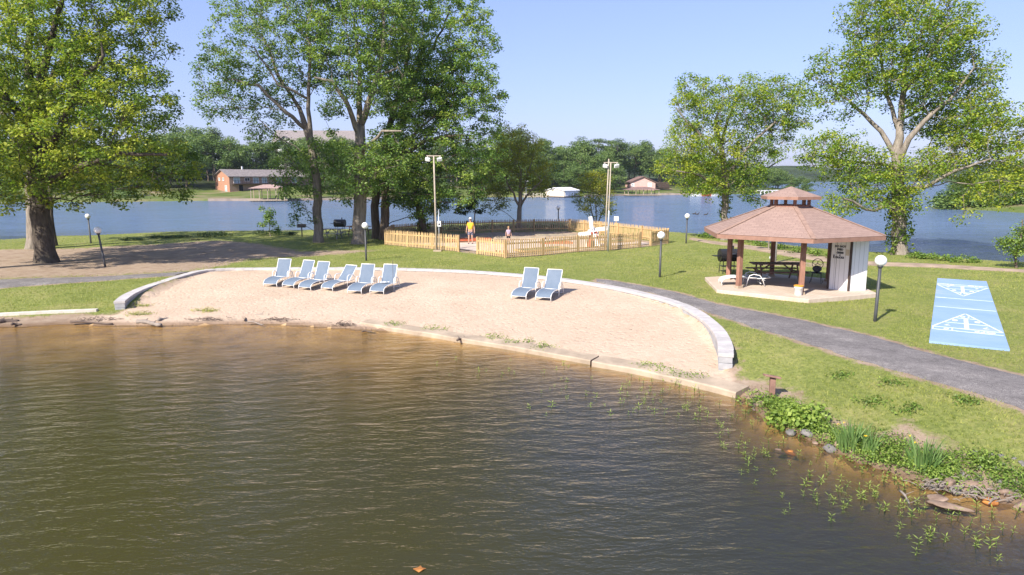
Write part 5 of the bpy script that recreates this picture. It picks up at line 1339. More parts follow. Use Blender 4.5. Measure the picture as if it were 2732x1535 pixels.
rot = Matrix((dn, Vector((0,0,1)), fn)).transposed().to_euler()
for k, (s_, dz, sz) in enumerate([('DO NOT', 1.74, .105), ('FEED', 1.62, .10), ('GEESE', 1.49, .10), ('or', 1.40, .065), ('DUCKS', 1.30, .10)]):
    t = text(s_, sz, 'lettering', 'sign_black'); t.parent = shed; t.location = SH[0] + d * .48 + fn * .006 + Vector((0,0,dz)); t.rotation_euler = rot
b = MB(); c0 = SH[0] + d * .84 + fn * .006 + Vector((0,0,1.52)); b.add([c0 - dn * .07 - Vector((0,0,.12)), c0 + dn * .07 - Vector((0,0,.12)), c0 + dn * .07 + Vector((0,0,.12)), c0 - dn * .07 + Vector((0,0,.12))] , [(0,1,2,3)]); 
vsx = [Vector(v) - fn * .005 for v in b.v]; b.add(vsx, [(3,2,1,0)]); nt_ = b.build('notice', MATS['sign_tan'], shed)
b = MB(); c1 = SH[0] + d * .2 + fn * .02 + Vector((0,0,1.33)); b.beam(c1 - Vector((0,0,.07)), c1 + Vector((0,0,.07)), .03, .03); b.build('door_handle', MATS['sign_black'], shed)
b = MB(); c1 = SH[0] + d * .33 + fn * .004; b.beam(c1 + Vector((0,0,.02)), c1 + Vector((0,0,2.1)), .012, .006); b.build('door_edge', MATS['dark_trim'], shed)

# ------------------------------------------------------------------ things under and round the pavilion
mat('table_brown', (0.20, 0.125, 0.095), .8, .3, 2.5, .3, stretch=(1, 5, 5)); mat('table_grey', (0.38, 0.36, 0.35), .8, .2, 2.5, .2)
def picnic(loc, ang, L, m, label, group=None):
    root = empty('picnic_table', loc, ang, label, 'picnic table', group); W = .72
    for k in range(5):
        b = MB(); b.box((0, -.30 + .15 * k, .74), (L, .138, .04)); b.build('top_plank', MATS[m], root, bevel=.004)
    for s in (-1, 1):
        for k in range(2):
            b = MB(); b.box((0, s * (.66 + .14 * k), .44), (L, .132, .04)); b.build('bench_plank', MATS[m], root, bevel=.004)
    for x in (-L / 2 + .32, L / 2 - .32):
        for s in (-1, 1):
            b = MB(); b.beam((x, s * .62, -.0), (x, s * .25, .72), .085, .045, up=(1, 0, 0)); b.build('leg', MATS[m], root)
        b = MB(); b.beam((x + .05, -.80, .40), (x + .05, .80, .40), .045, .09, up=(1, 0, 0)); b.beam((x + .05, -.34, .70), (x + .05, .34, .70), .045, .08, up=(1, 0, 0)); b.build('cross_brace', MATS[m], root)
        b = MB(); sx = 1 if x < 0 else -1; b.beam((x + .07 * sx, 0, .40), (x + .5 * sx, 0, .70), .05, .05); b.build('strut', MATS[m], root)
    return root
picnic((11.55, 29.55, zs), R(-3), 2.2, 'table_brown', 'brown wooden picnic table under the pavilion roof')
p = hitS(886, 637.5); picnic((p.x, p.y, p.z), R(-4), 1.75, 'table_grey', 'grey picnic table between the two middle gum trunks')
p = hitS(948, 633); picnic((p.x, p.y + 1.2, p.z), R(-6), 1.9, 'table_brown', 'dark picnic table partly behind the pale gum trunk')
fl = lounger(2, 'mint_sling', 'flat white lounger with pale mint sling under the pavilion', None, True); fl.location = (8.75, 28.35, zs); fl.rotation_euler = (0, 0, R(-97))
mat('grill_black', (0.02, 0.02, 0.022), .45, .3, 5, .1, spec=.5)
def barrel_grill(loc, ang, label, L=.95, r=.3, h=.86):
    root = empty('barrel_grill', loc, ang, label, 'grill')
    b = MB(); n_ = 16; vs = []; 
    def half(a0, a1, z, bb):
        vs = []; K = 9
        for x in (-L / 2, L / 2):
            for k in range(K + 1): a = a0 + (a1 - a0) * k / K; vs.append((x, r * math.cos(a), z + r * math.sin(a)))
        fs = [(k, k + 1, K + 2 + k, K + 1 + k) for k in range(K)] + [tuple(range(K, -1, -1)), tuple(range(K + 1, 2 * K + 2)), (0, K + 1, 2 * K + 1, K)]
        bb.add(vs, fs)
    half(math.pi, 2 * math.pi, h, b); b.build('barrel', MATS['grill_black'], root, False)
    b = MB(); half(0, math.pi, h + .012, b); lid = b.build('lid', MATS['grill_black'], root, False)
    b = MB(); b.tube([(-.2, -r - .02, h + .1), (-.2, -r - .07, h + .1), (.2, -r - .07, h + .1), (.2, -r - .02, h + .1)], .014, 6); b.build('handle', MATS['galvanised'], lid)
    b = MB(); b.tube([(.18, 0, h + r - .02), (.18, 0, h + r + .16)], .04, 8); b.build('chimney', MATS['grill_black'], root)
    for x in (-L * .36, L * .36):
        for y in (-.2, .2): b = MB(); b.tube([(x, y, h - .2), (x * 1.08, y * 1.25, 0)], .018, 6); b.build('leg', MATS['grill_black'], root)
    b = MB(); b.box((-L / 2 - .16, 0, h - .02), (.3, .42, .025)); b.box((0, 0, .34), (L * .78, .4, .02)); b.build('shelf', MATS['grill_black'], root)
    return root
p = hitS(1943, 729); barrel_grill((p.x, p.y, p.z), R(4), 'black barrel grill behind the left pavilion posts')
p = hitS(908, 628); barrel_grill((p.x, p.y, p.z), R(-8), 'black barrel grill by the lake beside the grey picnic table', .85, .3, .95)
p = hitS(806, 632); root = empty('pedestal_grill', p, R(6), 'black box grill on a single post by the lake', 'grill')
b = MB(); b.tube([(0,0,-.2), (0,0,.72)], .045, 8); b.build('post', MATS['grill_black'], root)
b = MB(); b.box((0,0,.74), (.62,.42,.03)); b.box((0,.2,.86), (.62,.02,.24)); b.box((-.3,0,.86), (.02,.38,.24)); b.box((.3,0,.86), (.02,.38,.24)); b.box((0,-.2,.82), (.62,.02,.16)); b.build('fire_box', MATS['grill_black'], root)
b = MB()
for k in range(7): b.box((-.24 + .08 * k, 0, .93), (.014, .4, .014))
b.tube([(.31,-.05,.93), (.5,-.05,.93)], .014, 6); b.build('grate', MATS['grill_black'], root)
# bucket
mat('bucket_white', (.72, .70, .66), .5, .1, 4, .05); mat('bucket_orange', (.62, .30, .04), .5, .2, 6, .1)
root = empty('bucket', (10.95, 25.75, zs), 0, 'white bucket with orange rim beside the front pavilion post', 'bucket')
b = MB(); b.lathe([(.135,0), (.14,.01), (.16,.27), (.168,.275), (.168,.30), (.162,.31), (.165,.36), (.15,.36), (.13,.03)], (0,0,0), 20); b.build('pail', MATS['bucket_white'], root, True)
b = MB(); b.lathe([(.172,.335), (.178,.34), (.178,.375), (.165,.38), (.14,.36)], (0,0,0), 20); b.build('rim', MATS['bucket_orange'], root, True)
# bistro chair with looped back
root = empty('bistro_chair', (12.95, 28.75, zs), R(-30), 'black wire bistro chair with looped round back beside the shed', 'chair')
b = MB()
def ring(c, r, ax, n_=18, sq=1.0): return [Vector(c) + Vector((r * math.cos(2 * math.pi * k / n_), 0, r * sq * math.sin(2 * math.pi * k / n_))) if ax == 'y' else Vector(c) + Vector((r * math.cos(2 * math.pi * k / n_), r * math.sin(2 * math.pi * k / n_), 0)) for k in range(n_ + 1)]
b.tube(ring((0,.2,.80), .22, 'y'), .013, 5); 
for dx_, dz_ in ((-.09,.06), (.09,.06), (0,-.09)): b.tube(ring((dx_,.2,.80 + dz_), .1, 'y'), .008, 5)
b.build('backrest', MATS['grill_black'], root)
b = MB(); b.lathe([(.2,.43), (.22,.44), (.22,.46), (.2,.47)], (0,0,0), 18); b.build('seat', MATS['grill_black'], root)
b = MB(); b.ball((0,.08,.6), .19, 12, 8, (1, .5, .75)); b.build('cushion', mat('cushion_grey', (.10, .10, .12), .95, .3, 8, .3), root, True)
for sx in (-1, 1):
    for sy in (-1, 1): b = MB(); b.tube([(sx*.15, sy*.15, .44), (sx*.19, sy*.2, .2), (sx*.23, sy*.24, 0)], .012, 5); b.build('leg', MATS['grill_black'], root)
# wooden post with a slanted board on the bank
mat('board_brown', (.27, .155, .12), .85, .3, 5, .3)
p = hit(1940, 1003); root = empty('bank_post', p, R(-8), 'brown wooden post with a slanted board on top at the end of the sill', 'post')
b = MB(); b.box((0,0,.18), (.12,.12,.66)); b.build('post', MATS['board_brown'], root, bevel=.008)
b = MB(); b.box((-.02,0,.54), (.36,.26,.045), M=Matrix.Rotation(R(9), 3, 'Y') @ Matrix.Rotation(R(-10), 3, 'X')); b.build('board', MATS['board_brown'], root, bevel=.01)

# ------------------------------------------------------------------ people
mat('skin', (.52, .31, .22), .6, .1, 8, 0); mat('shirt_yellow', (.72, .43, .04), .85, .12, 9, .2); mat('shorts_grey', (.20, .19, .25), .9, .2, 8, .2); mat('cap_white', (.72, .70, .66), .8, .1, 8, .1)
mat('shoe_dark', (.05, .045, .045), .6, .3, 8, .1); mat('top_lilac', (.42, .34, .42), .9, .2, 10, .2); mat('shorts_black', (.03, .03, .04), .9, .3, 8, .1); mat('hair_fair', (.42, .26, .11), .7, .3, 20, .2); mat('hair_grey', (.35, .33, .31), .7, .3, 20, .2); mat('eye_dark', (.03, .025, .02), .3, .1, 5, 0)
def skin(name, V_, E_, rad, m, parent, lv=2):
    me = bpy.data.meshes.new(name); me.from_pydata([tuple(v) for v in V_], E_, []); o = bpy.data.objects.new(name, me); col.objects.link(o)
    md = o.modifiers.new('skin', 'SKIN'); md.use_smooth_shade = True
    for i, r in enumerate(rad):
        sv_ = me.skin_vertices[0].data[i]; sv_.radius = (r, r) if isinstance(r, (int, float)) else r; sv_.use_root = (i == 0)
    sb = o.modifiers.new('sub', 'SUBSURF'); sb.levels = lv; sb.render_levels = lv
    dg = bpy.context.evaluated_depsgraph_get(); m2 = bpy.data.meshes.new_from_object(o.evaluated_get(dg)); bpy.data.objects.remove(o)
    m2.materials.clear(); m2.materials.append(MATS[m]); m2.polygons.foreach_set('use_smooth', [True] * len(m2.polygons))
    o = bpy.data.objects.new(name, m2); col.objects.link(o)
    if parent: o.parent = parent
    return o
def person(loc, ang, h, label, shirt, shorts, hair, cap=False, child=False, armout=.1):
    k = h / 1.78; hs = 1.22 if child else 1.0; sp = .17 if not child else .15
    V_ = []; E_ = []; Rr = []
    def add(p, r, j=-1):
        V_.append(Vector(p) * k); Rr.append((r[0] * k, r[1] * k) if isinstance(r, tuple) else r * k)
        if j >= 0: E_.append((j, len(V_) - 1))
        return len(V_) - 1
    pel = add((0,0,.95), (.155,.11)); wa = add((0,0,1.10), (.15,.115), pel); chs = add((0,.01,1.30), (.165,.12), wa); nk0 = add((0,.01,1.44), (.085,.075), chs); nk = add((0,-.005,1.53), .052, nk0)
    hd0 = add((0,-.015,1.60), (.068*hs,.078*hs), nk); hd1 = add((0,-.02,1.68), (.074*hs,.092*hs), hd0); hd2 = add((0,-.01,1.745), (.055*hs,.066*hs), hd1)
    for s in (-1, 1):
        hp = add((s*.095,0,.88), .095, pel); kn = add((s*.115,-.015,.50), .06, hp); cf = add((s*.12,.01,.33), .052, kn); an = add((s*.125,.015,.09), .036, cf); ft = add((s*.135,-.04,.035), (.042,.03), an); toe = add((s*.15,-.14,.025), (.04,.022), ft)
        sh = add((s*.17,.01,1.40), .058, chs); el = add((s*(.225+armout*.5),.03,1.12), .042, sh); wr = add((s*(.235+armout),-.05,.88), .027, el); pm = add((s*(.238+armout),-.07,.81), (.022,.036), wr)
        for f_, (dy, ln, r_) in enumerate(((-.045,.070,.0085), (-.02,.080,.0085), (.005,.074,.008), (.026,.058,.007))):
            b0 = add((s*(.238+armout), -.07+dy, .775), r_, pm); b1 = add((s*(.236+armout), -.075+dy*1.1, .775-ln*.55), r_*.95, b0); add((s*(.225+armout), -.082+dy*1.1, .775-ln), r_*.8, b1)
        t0 = add((s*(.225+armout), -.11, .80), .010, pm); add((s*(.215+armout), -.13, .755), .008, t0)
    root = empty('person', loc, ang, label, 'person'); skin('body', V_, E_, Rr, 'skin', root)
    def sub(name, spec, edges, m): return skin(name, [Vector(p) * k for p, _ in spec], edges, [((r[0]*k, r[1]*k) if isinstance(r, tuple) else r*k) for _, r in spec], m, root)
    spec = [((0,0,.93),(.175,.135)), ((0,-.01,1.10),(.178,.142)), ((0,0,1.30),(.182,.138)), ((0,.01,1.435),(.10,.09))]; ed = [(0,1),(1,2),(2,3)]
    for s in (-1, 1):
        i = len(spec); spec += [((s*.17,.01,1.395),.075), ((s*(.205+armout*.3),.022,1.21),.064)]; ed += [(2, i), (i, i+1)]
    sub('shirt', spec, ed, shirt)
    spec = [((0,0,.93),(.172,.128))]; ed = []
    for s in (-1, 1):
        i = len(spec); spec += [((s*.098,0,.80),.112), ((s*.112,-.012,.57),.088)]; ed += [(0, i), (i, i+1)]
    sub('shorts', spec, ed, shorts)
    b = MB()
    for s in (-1, 1): b.ball(Vector((s*.138,-.06,.035))*k, .06*k, 10, 6, (.8, 1.9, .62))
    b.build('shoes', MATS['shoe_dark'], root, True)
    hc = Vector((0,-.015,1.675)) * k; b = MB(); b.ball(hc + Vector((0,.012,.018))*k, .098*hs*k, 14, 9, (.88, 1.02, 1.0))
    vs = [v for v in b.v]; b2 = MB(); keep = [f for f in b.f if all((Vector(vs[i]) - hc).z > (.012 if (Vector(vs[i]) - hc).y < -.0 else -.06) * k for i in f)]; b2.add(vs, keep); b2.build('hair', MATS[hair], root, True)
    if cap:
        b = MB(); b.lathe([(.098*hs*k, 0), (.10*hs*k, .02*k), (.088*hs*k, .07*k), (.05*hs*k, .10*k), (.01*k, .11*k)], hc + Vector((0,.005,.03))*k, 16); b.box(hc + Vector((0,-.13,.035))*k, (.15*k, .13*k, .012*k)); b.build('cap', MATS['cap_white'], root, True)
    b = MB()
    for s in (-1, 1): b.ball(hc + Vector((s*.03,-.092*hs,.0))*k, .011*k, 8, 5)
    b.build('eyes', MATS['eye_dark'], root, True)
    b = MB(); b.ball(hc + Vector((0,-.10*hs,-.025))*k, .017*k, 8, 6, (.75, 1, 1.2)); b.build('nose', MATS['skin'], root, True)
    b = MB(); b.ball(hc + Vector((0,-.092*hs,-.062))*k, .022*k, 8, 5, (1, .35, .25)); b.build('mouth', MATS['brick_red'], root, True)
    b = MB()
    for s in (-1, 1): b.ball(hc + Vector((s*.078*hs,.01,-.01))*k, .024*k, 8, 6, (.4, .8, 1.2))
    b.build('ears', MATS['skin'], root, True)
    return root
p = at(*S(1255.5, 651), .63); person((p.x, p.y, Hs(p.x, p.y) + .035), R(-6), 1.80, 'man in yellow shirt, grey shorts and white cap standing in the fence gateway', 'shirt_yellow', 'shorts_grey', 'hair_grey', True, False, .045)
person((-.24, 46.4, Hs(-.24, 46.4) + .035), R(10), 1.2, 'small child in lilac top and dark shorts behind the front fence', 'top_lilac', 'shorts_black', 'hair_fair', False, True, .05)
# ------------------------------------------------------------------ lawn blades (one mass nobody could count)
def gridlook(A, x, y):
    i = np.clip(np.searchsorted(gx, x) , 1, nx - 1); j = np.clip(np.searchsorted(gy, y), 1, ny - 1)
    i = np.where(np.abs(gx[i - 1] - x) < np.abs(gx[i] - x), i - 1, i); j = np.where(np.abs(gy[j - 1] - y) < np.abs(gy[j] - y), j - 1, j)
    return A.reshape(ny, nx)[j, i]
def in_poly(x, y, poly): return sdf(x, y, poly) > 0
def blades(N, r0, r1, a0, a1, hmin, hmax, w0, w1, name, label):
    r = r0 * (r1 / r0) ** rng.random(N); a = R(a0) + rng.random(N) * R(a1 - a0)
    x = r * np.sin(a); y = r * np.cos(a)
    k = (gridlook(dl, x, y) > 0.25) & (gridlook(SANDMASK, x, y) < .05) & (gridlook(dsd, x, y) < -.28)
    x, y, r = x[k], y[k], r[k]
    pat = 0.5 + 0.5 * np.sin(x * .8 + 2 * np.sin(y * .45)) * np.sin(y * .6 + 1.5 * np.sin(x * .35))
    k = rng.random(len(x)) > gridlook(dirt, x, y) * 1.15
    for P_ in PATHS: k &= sdf(x, y, P_) < 0.02
    k &= ~in_poly(x, y, inner); k &= sdf(x, y, SLAB) < .05
    ca = np.array([(19.44,30.86),(21.15,30.0),(13.4,17.75),(11.78,18.85)]); k &= sdf(x, y, ca) < 0.07 * rng.random(len(x)) ** 2
    k &= sdf(x, y, ca + np.array([4.6, -2.66])) < 0
    x, y, r, pat = x[k], y[k], r[k], pat[k]; M = len(x)
    z = gridlook(hh, x, y) - .015
    f = np.clip((r - 12) / 40, 0, 1); h = (hmin + (hmax - hmin) * rng.random(M)) * (.75 + .5 * pat); w = (w0 + (w1 - w0) * f) * rng.uniform(.7, 1.3, M)
    t = rng.uniform(0, np.pi, M); lx, ly = rng.normal(0, .6, M) * h, rng.normal(0, .6, M) * h
    p0 = np.column_stack([x - np.cos(t) * w, y - np.sin(t) * w, z]); p1 = np.column_stack([x + np.cos(t) * w, y + np.sin(t) * w, z]); p2 = np.column_stack([x + lx, y + ly, z + h])
    V_ = np.stack([p0, p1, p2], 1).reshape(-1, 3); F_ = np.arange(3 * M).reshape(M, 3)
    n_ = np.sin(x * .23 + 1) * np.cos(y * .31) * .16 + (pat - .5) * .2
    tt = np.clip(.5 + n_ + rng.normal(0, .2, M), 0, 1)
    o = raw_mesh(name, V_, F_, MATS['grass_blade'], None, {'tint': np.repeat(tt, 3)}); return tag(o, label, 'grass', None, 'stuff')
blades(560000, 11.5, 66, -40, 42, .025, .075, .006, .020, 'lawn_grass', 'short mown grass covering the lawn of the point')

# ------------------------------------------------------------------ bank plants, rocks, reeds
bank = [at(u, v, 0) for u, v in front_px[19:]] + [Vector((9.4, 9.2, 0)), Vector((10.6, 8.2, 0))]
bank = resample(bank, .1)
def inland(i, d):
    t = (bank[min(i + 1, len(bank) - 1)] - bank[max(i - 1, 0)]).normalized(); nrm = Vector((-t.y, t.x, 0))
    p = bank[i] + nrm * d; return Vector((p.x, p.y, Hs(p.x, p.y)))
nbk = len(bank)
def weed(name, label, p, rx, ry, h, cnt, leaf, size, wide, group=None, stems=True, tint=.5, cat='plant', up=.6):
    root = empty(name, p, 0, label, cat, group); N = max(6, cnt // 14)
    a = rng.uniform(0, 6.28, N); q = np.sqrt(rng.random(N)); x, y = rx * q * np.cos(a), ry * q * np.sin(a)
    z = H(x + p[0], y + p[1]) - p[2]; hz = h * (1 - .5 * q) * rng.uniform(.45, 1.1, N)
    C = np.column_stack([x, y, z + hz])
    V_, F_, t = leaf_cloud(C, (.09 + rx * .08, .09 + ry * .08, h * .2), 14, size, tint + .25 * (hz / h - .5), .14, .14, up, wide)
    raw_mesh('leaves', V_, F_, MATS[leaf], root, {'tint': t})
    tb = Tubes()
    for k in range(N): tb.add(np.array([[0, 0, .0], [x[k] * .5, y[k] * .5, z[k] * .5 + .02], [x[k] * .9, y[k] * .9, z[k] + hz[k] * .55], C[k]]), [.006, .006, .005, .003], 3)
    tb.build('stems', MATS['leaf_weed'], root); return root
W_GRP = 'broad-leaved weeds along the rocky right bank'
for k in range(40):
    i = int(4 + (nbk - 8) * (k + rng.uniform(-.4, .4)) / 40); i = min(max(i, 2), nbk - 3); near = k / 40
    d = rng.uniform(.24, .5 + 1.1 * near); p = inland(i, d)
    weed('weed_clump', 'low clump of broad-leaved weeds on the rocky right bank', p, rng.uniform(.3, .6), rng.uniform(.25, .5), rng.uniform(.09, .24), int(rng.uniform(340, 560)), 'leaf_weed', .052, .5, W_GRP, tint=rng.uniform(.4, .62))
i = int(nbk * .2); p = hit(2005, 1062); weed('leafy_shrub', 'pale large-leaved weed bush on the bank right of the wooden post', p, .55, .38, .38, 640, 'leaf_weed', .105, .8, tint=.75, cat='shrub')
p = hit(1905, 1012); weed('leafy_shrub', 'green weeds round the foot of the wooden post', p, .42, .3, .28, 320, 'leaf_weed', .07, .5, tint=.62, cat='shrub')
for u, v in [(2245,965),(2110,948),(2290,1030),(2420,1010),(2190,1012)]:
    weed('weed_clump', 'small dark weed tuft in the lawn between the path and the bank', hit(u, v), .3, .25, .10, 150, 'leaf_weed', .07, .4, 'weed tufts in the near lawn', tint=.35)
# sill weeds
for u, v in [(995,824),(1090,834),(1245,857),(1300,866),(1375,880),(1620,929),(1665,940),(1710,952),(1735,958)]:
    p = at(u, v + 5, .0); weed('weed_clump', 'green weed tuft growing out of the water edge of the concrete sill', (p.x, p.y, .02), .42, .22, .24, 190, 'leaf_weed', .06, .45, 'weed tufts along the concrete sill', tint=.6)
for u, v in [(345,770),(350,792),(520,782)]:
    weed('weed_clump', 'straggly grass tuft in the sand by the left end of the wall', hit(u, v), .5, .3, .12, 200, 'grass_blade', .12, .12, 'grass tufts in the beach sand', tint=.6, up=.0)
# yellow flag iris clumps
mat('iris_yellow', (.75, .52, .03), .6, .1, 10, 0)
def iris(label, p, nb_, h, rad):
    root = empty('iris_clump', p, 0, label, 'plant'); V_ = []; F_ = []; T_ = []
    for k in range(nb_):
        a = rng.uniform(0, 6.28); q = rad * math.sqrt(rng.random()); bx, by = q * math.cos(a), q * math.sin(a); L = h * rng.uniform(.65, 1.1); lean = rng.uniform(.1, .45); w = rng.uniform(.012, .02); t = rng.uniform(0, 3.14)
        o = len(V_); tn = rng.uniform(.25, .8)
        for s in range(5):
            f = s / 4; c = (bx + math.cos(a) * lean * L * f * f, by + math.sin(a) * lean * L * f * f, L * f * (1 - .12 * f) - .03); ww = w * (1 - f) ** .6 + .001
            V_ += [(c[0] - math.cos(t) * ww, c[1] - math.sin(t) * ww, c[2]), (c[0] + math.cos(t) * ww, c[1] + math.sin(t) * ww, c[2])]; T_ += [tn, tn]
        F_ += [(o + 2*s, o + 2*s + 1, o + 2*s + 3, o + 2*s + 2) for s in range(4)]
    raw_mesh('leaves', V_, F_, MATS['leaf_reed'], root, {'tint': T_})
    for k in range(2):
        a = rng.uniform(0, 6.28); b = MB(); c = Vector((rad * 1.2 * math.cos(a), rad * 1.2 * math.sin(a), h * rng.uniform(.6, .95)))
        for j in range(3):
            d = Vector((math.cos(j * 2.1 + a), math.sin(j * 2.1 + a), .25)) * .022; b.add([c, c + d + Vector((-d.y, d.x, 0)) * .5, c + d * 1.6 - Vector((0,0,.02)), c + d + Vector((d.y, -d.x, 0)) * .5], [(0,1,2,3)])
        b.build('flower', MATS['iris_yellow'], root)
iris('clump of tall flag iris blades on the bank, the one nearer the wooden post', hit(2140, 1128), 90, .62, .26)
iris('clump of tall flag iris blades on the bank, the one nearer the right edge', hit(2322, 1178), 80, .66, .22)
iris('small upright reed tuft between the two flag iris clumps', hit(2185, 1140), 36, .5, .1)
# rocks
n = NT('rock_tan'); c = n.ramp(n.noise(4, 6, .65), [(.25, (.14, .09, .065)), (.5, (.25, .18, .135)), (.8, (.36, .28, .22))]); MATS['rock_tan'] = n.done(n.pbr(c, .95, .15, 0, n.bump(n.noise(14, 5, .7), .8, .03)))
n = NT('rock_grey'); c = n.ramp(n.noise(4, 6, .65), [(.25, (.10, .095, .09)), (.5, (.18, .17, .16)), (.8, (.29, .275, .26))]); MATS['rock_grey'] = n.done(n.pbr(c, .95, .15, 0, n.bump(n.noise(14, 5, .7), .8, .03)))
n = NT('rock_rust'); c = n.ramp(n.noise(6, 5, .65), [(.3, (.20, .08, .03)), (.6, (.52, .22, .06)), (.8, (.62, .34, .14))]); MATS['rock_rust'] = n.done(n.pbr(c, .85, .2, 0, n.bump(n.noise(16, 5, .7), .8, .03)))
def rock(p, s, m, label, group=None, name='rock', flat=.6):
    bm = bmesh.new(); bmesh.ops.create_icosphere(bm, subdivisions=3, radius=1); sd = rng.uniform(0, 100, 3)
    pl = [(Vector(rng.normal(0, 1, 3)).normalized(), rng.uniform(.55, .85)) for _ in range(9)]
    for v in bm.verts:
        for nrm, dd_ in pl:
            e = v.co.dot(nrm) - dd_
            if e > 0: v.co -= nrm * e * .9
        v.co *= 1 + .08 * math.sin(v.co.x * 5 + sd[0]) * math.sin(v.co.y * 6 + sd[1])
        v.co = Vector((v.co.x * s, v.co.y * s * rng.uniform(.74, .76), v.co.z * s * flat))
    me = bpy.data.meshes.new(name); bm.to_mesh(me); bm.free(); me.materials.append(MATS[m]); me.polygons.foreach_set('use_smooth', [True] * len(me.polygons))
    o = bpy.data.objects.new(name, me); col.objects.link(o); o.location = p; o.rotation_euler = (rng.normal(0, .2), rng.normal(0, .2), rng.uniform(0, 6.28)); return tag(o, label, 'rock', group)
for k in range(34):
    i = int(rng.uniform(1, nbk - 2)); p = inland(i, rng.uniform(-.06, .24)); s = rng.uniform(.06, .17)
    m = 'rock_tan' if rng.random() < .65 else 'rock_grey'
    rock((p.x, p.y, max(p.z, -.02) + s * .2), s, m, ('tan' if m == 'rock_tan' else 'grey') + ' stone edging the water along the right bank', ('tan' if m == 'rock_tan' else 'grey') + ' stones edging the right bank')
for k in range(26):
    u, v = rng.uniform(2410, 2575), rng.uniform(1120, 1200); p = hit(u, v + (u - 2410) * .22); rock((p.x, p.y, p.z), rng.uniform(.03, .08), 'rock_grey', 'small pale stone in the bare patch at the right edge', 'pale stones in the bare patch')
p = at(1985, 1132, 0); rock((p.x, p.y, -.05), .17, 'rock_rust', 'rusty orange stone just breaking the water off the right bank', flat=.4); rock((p.x - .16, p.y + .03, -.05), .13, 'rock_tan', 'tan stone under water beside the rusty orange one', flat=.4)
p = at(2395, 1272, 0); rock((p.x, p.y, -.02), .36, 'rock_tan', 'large flat slab of stone lying awash by the right bank', flat=.16)
rock((p.x - .2, p.y + .25, -.05), .28, 'rock_tan', 'tan stone awash behind the large flat slab', flat=.22)
p = at(2490, 1262, 0); rock((p.x, p.y, -.0), .16, 'rock_rust', 'reddish stone at the water edge right of the flat slab', flat=.35)
# driftwood
mat('driftwood', (.27, .23, .195), .95, .35, 3, .6, 15, stretch=(1, 6, 6)); mat('driftwood_dark', (.14, .105, .085), .95, .4, 3, .6, 15, stretch=(1, 6, 6))
def log(u0, v0, u1, v1, r, m, label, name='driftwood_log', z=.08, bend=.06, group=None):
    a, c = at(u0, v0, z), at(u1, v1, z); L = (c - a).length; d = (c - a).normalized(); s = Vector((-d.y, d.x, 0))
    pts = [a + (c - a) * t + s * bend * math.sin(t * 5) + Vector((0, 0, .03 * math.sin(t * 4 + 1))) for t in np.linspace(0, 1, 9)]
    b = MB(); o0 = a.copy(); rad = [r * (.75 + .35 * abs(math.sin(k * 1.9 + L))) * (1 - .25 * k / 8) for k in range(9)]
    b.tube([q - o0 for q in pts], rad, 9)
    for k in (2, 5): e = pts[k] - o0; b.tube([e, e + s * .12 + Vector((0,0,.1)) + d * .05], [r * .35, r * .15], 5)
    o = b.build(name, MATS[m], None, True); o.location = o0; return tag(o, label, 'driftwood', group)
log(-5, 812, 48, 806, .10, 'driftwood_dark', 'dark driftwood log at the left edge of the shore'); log(30, 818, 52, 814, .05, 'driftwood_dark', 'short dark stick of driftwood below the log at the left edge')
log(178, 812, 285, 812, .045, 'driftwood_dark', 'long thin dark driftwood branch half in the water left of the beach'); log(345, 811, 408, 815, .085, 'driftwood', 'grey driftwood log at the water line left of the sand')
log(398, 808, 434, 799, .06, 'driftwood', 'pale driftwood limb leaning on the sand above the grey log'); log(615, 808, 622, 796, .03, 'driftwood_dark', 'dark stub of wood upright beside the driftwood frame', bend=.01)
log(640, 795, 688, 797, .035, 'driftwood', 'pale curved piece of driftwood on the wet sand', bend=.12); log(622, 812, 665, 814, .025, 'driftwood', 'thin pale stick lying below the curved driftwood')
log(910, 836, 945, 834, .03, 'driftwood_dark', 'dark stick in the shallows right of the root tangle', z=.0); log(1150, 858, 1182, 850, .04, 'driftwood_dark', 'forked dark branch leaning on the concrete sill', z=.1)
log(2262, 1238, 2300, 1282, .02, 'driftwood', 'thin pale stick floating off the right bank', z=.0, bend=.02); log(1882, 1010, 1905, 1030, .04, 'driftwood_dark', 'dark branch in the corner between sill and rocky bank', z=.04)
def tangle(u, v, w, label, m='driftwood_dark', cnt=60):
    p = hit(u, v); b = MB()
    for k in range(cnt):
        a = rng.uniform(0, 6.28); c = Vector((rng.normal(0, w * .45), rng.normal(0, .12), abs(rng.normal(0, .05)))); d = Vector((math.cos(a), math.sin(a) * .5, rng.normal(0, .25))) * rng.uniform(.08, .28)
        b.tube([c - d * .5, c + Vector((0,0,.02)), c + d * .5], rng.uniform(.004, .011), 4)
    o = b.build('twig_tangle', MATS[m]); o.location = p; return tag(o, label, 'twigs', None, 'stuff')
tangle(862, 819, .45, 'tangle of dark roots at the waterline in the middle of the beach'); tangle(520, 806, .8, 'drift of twigs along the wet sand near the grey log', cnt=70); tangle(700, 806, .8, 'drift of twigs along the wet sand right of the curved driftwood', cnt=60)
tangle(250, 806, 1.0, 'drift of twigs along the bank behind the long thin branch', cnt=70); tangle(2400, 1232, .7, 'heap of dry brown stems on the bank above the flat slab', 'driftwood', 120); tangle(2480, 1252, .5, 'heap of dry stems at the water edge right of the flat slab', 'driftwood', 70)
p = hit(492, 604); tangle(492, 604, .5, 'pile of cut branches by the lake left of the saplings', cnt=60)
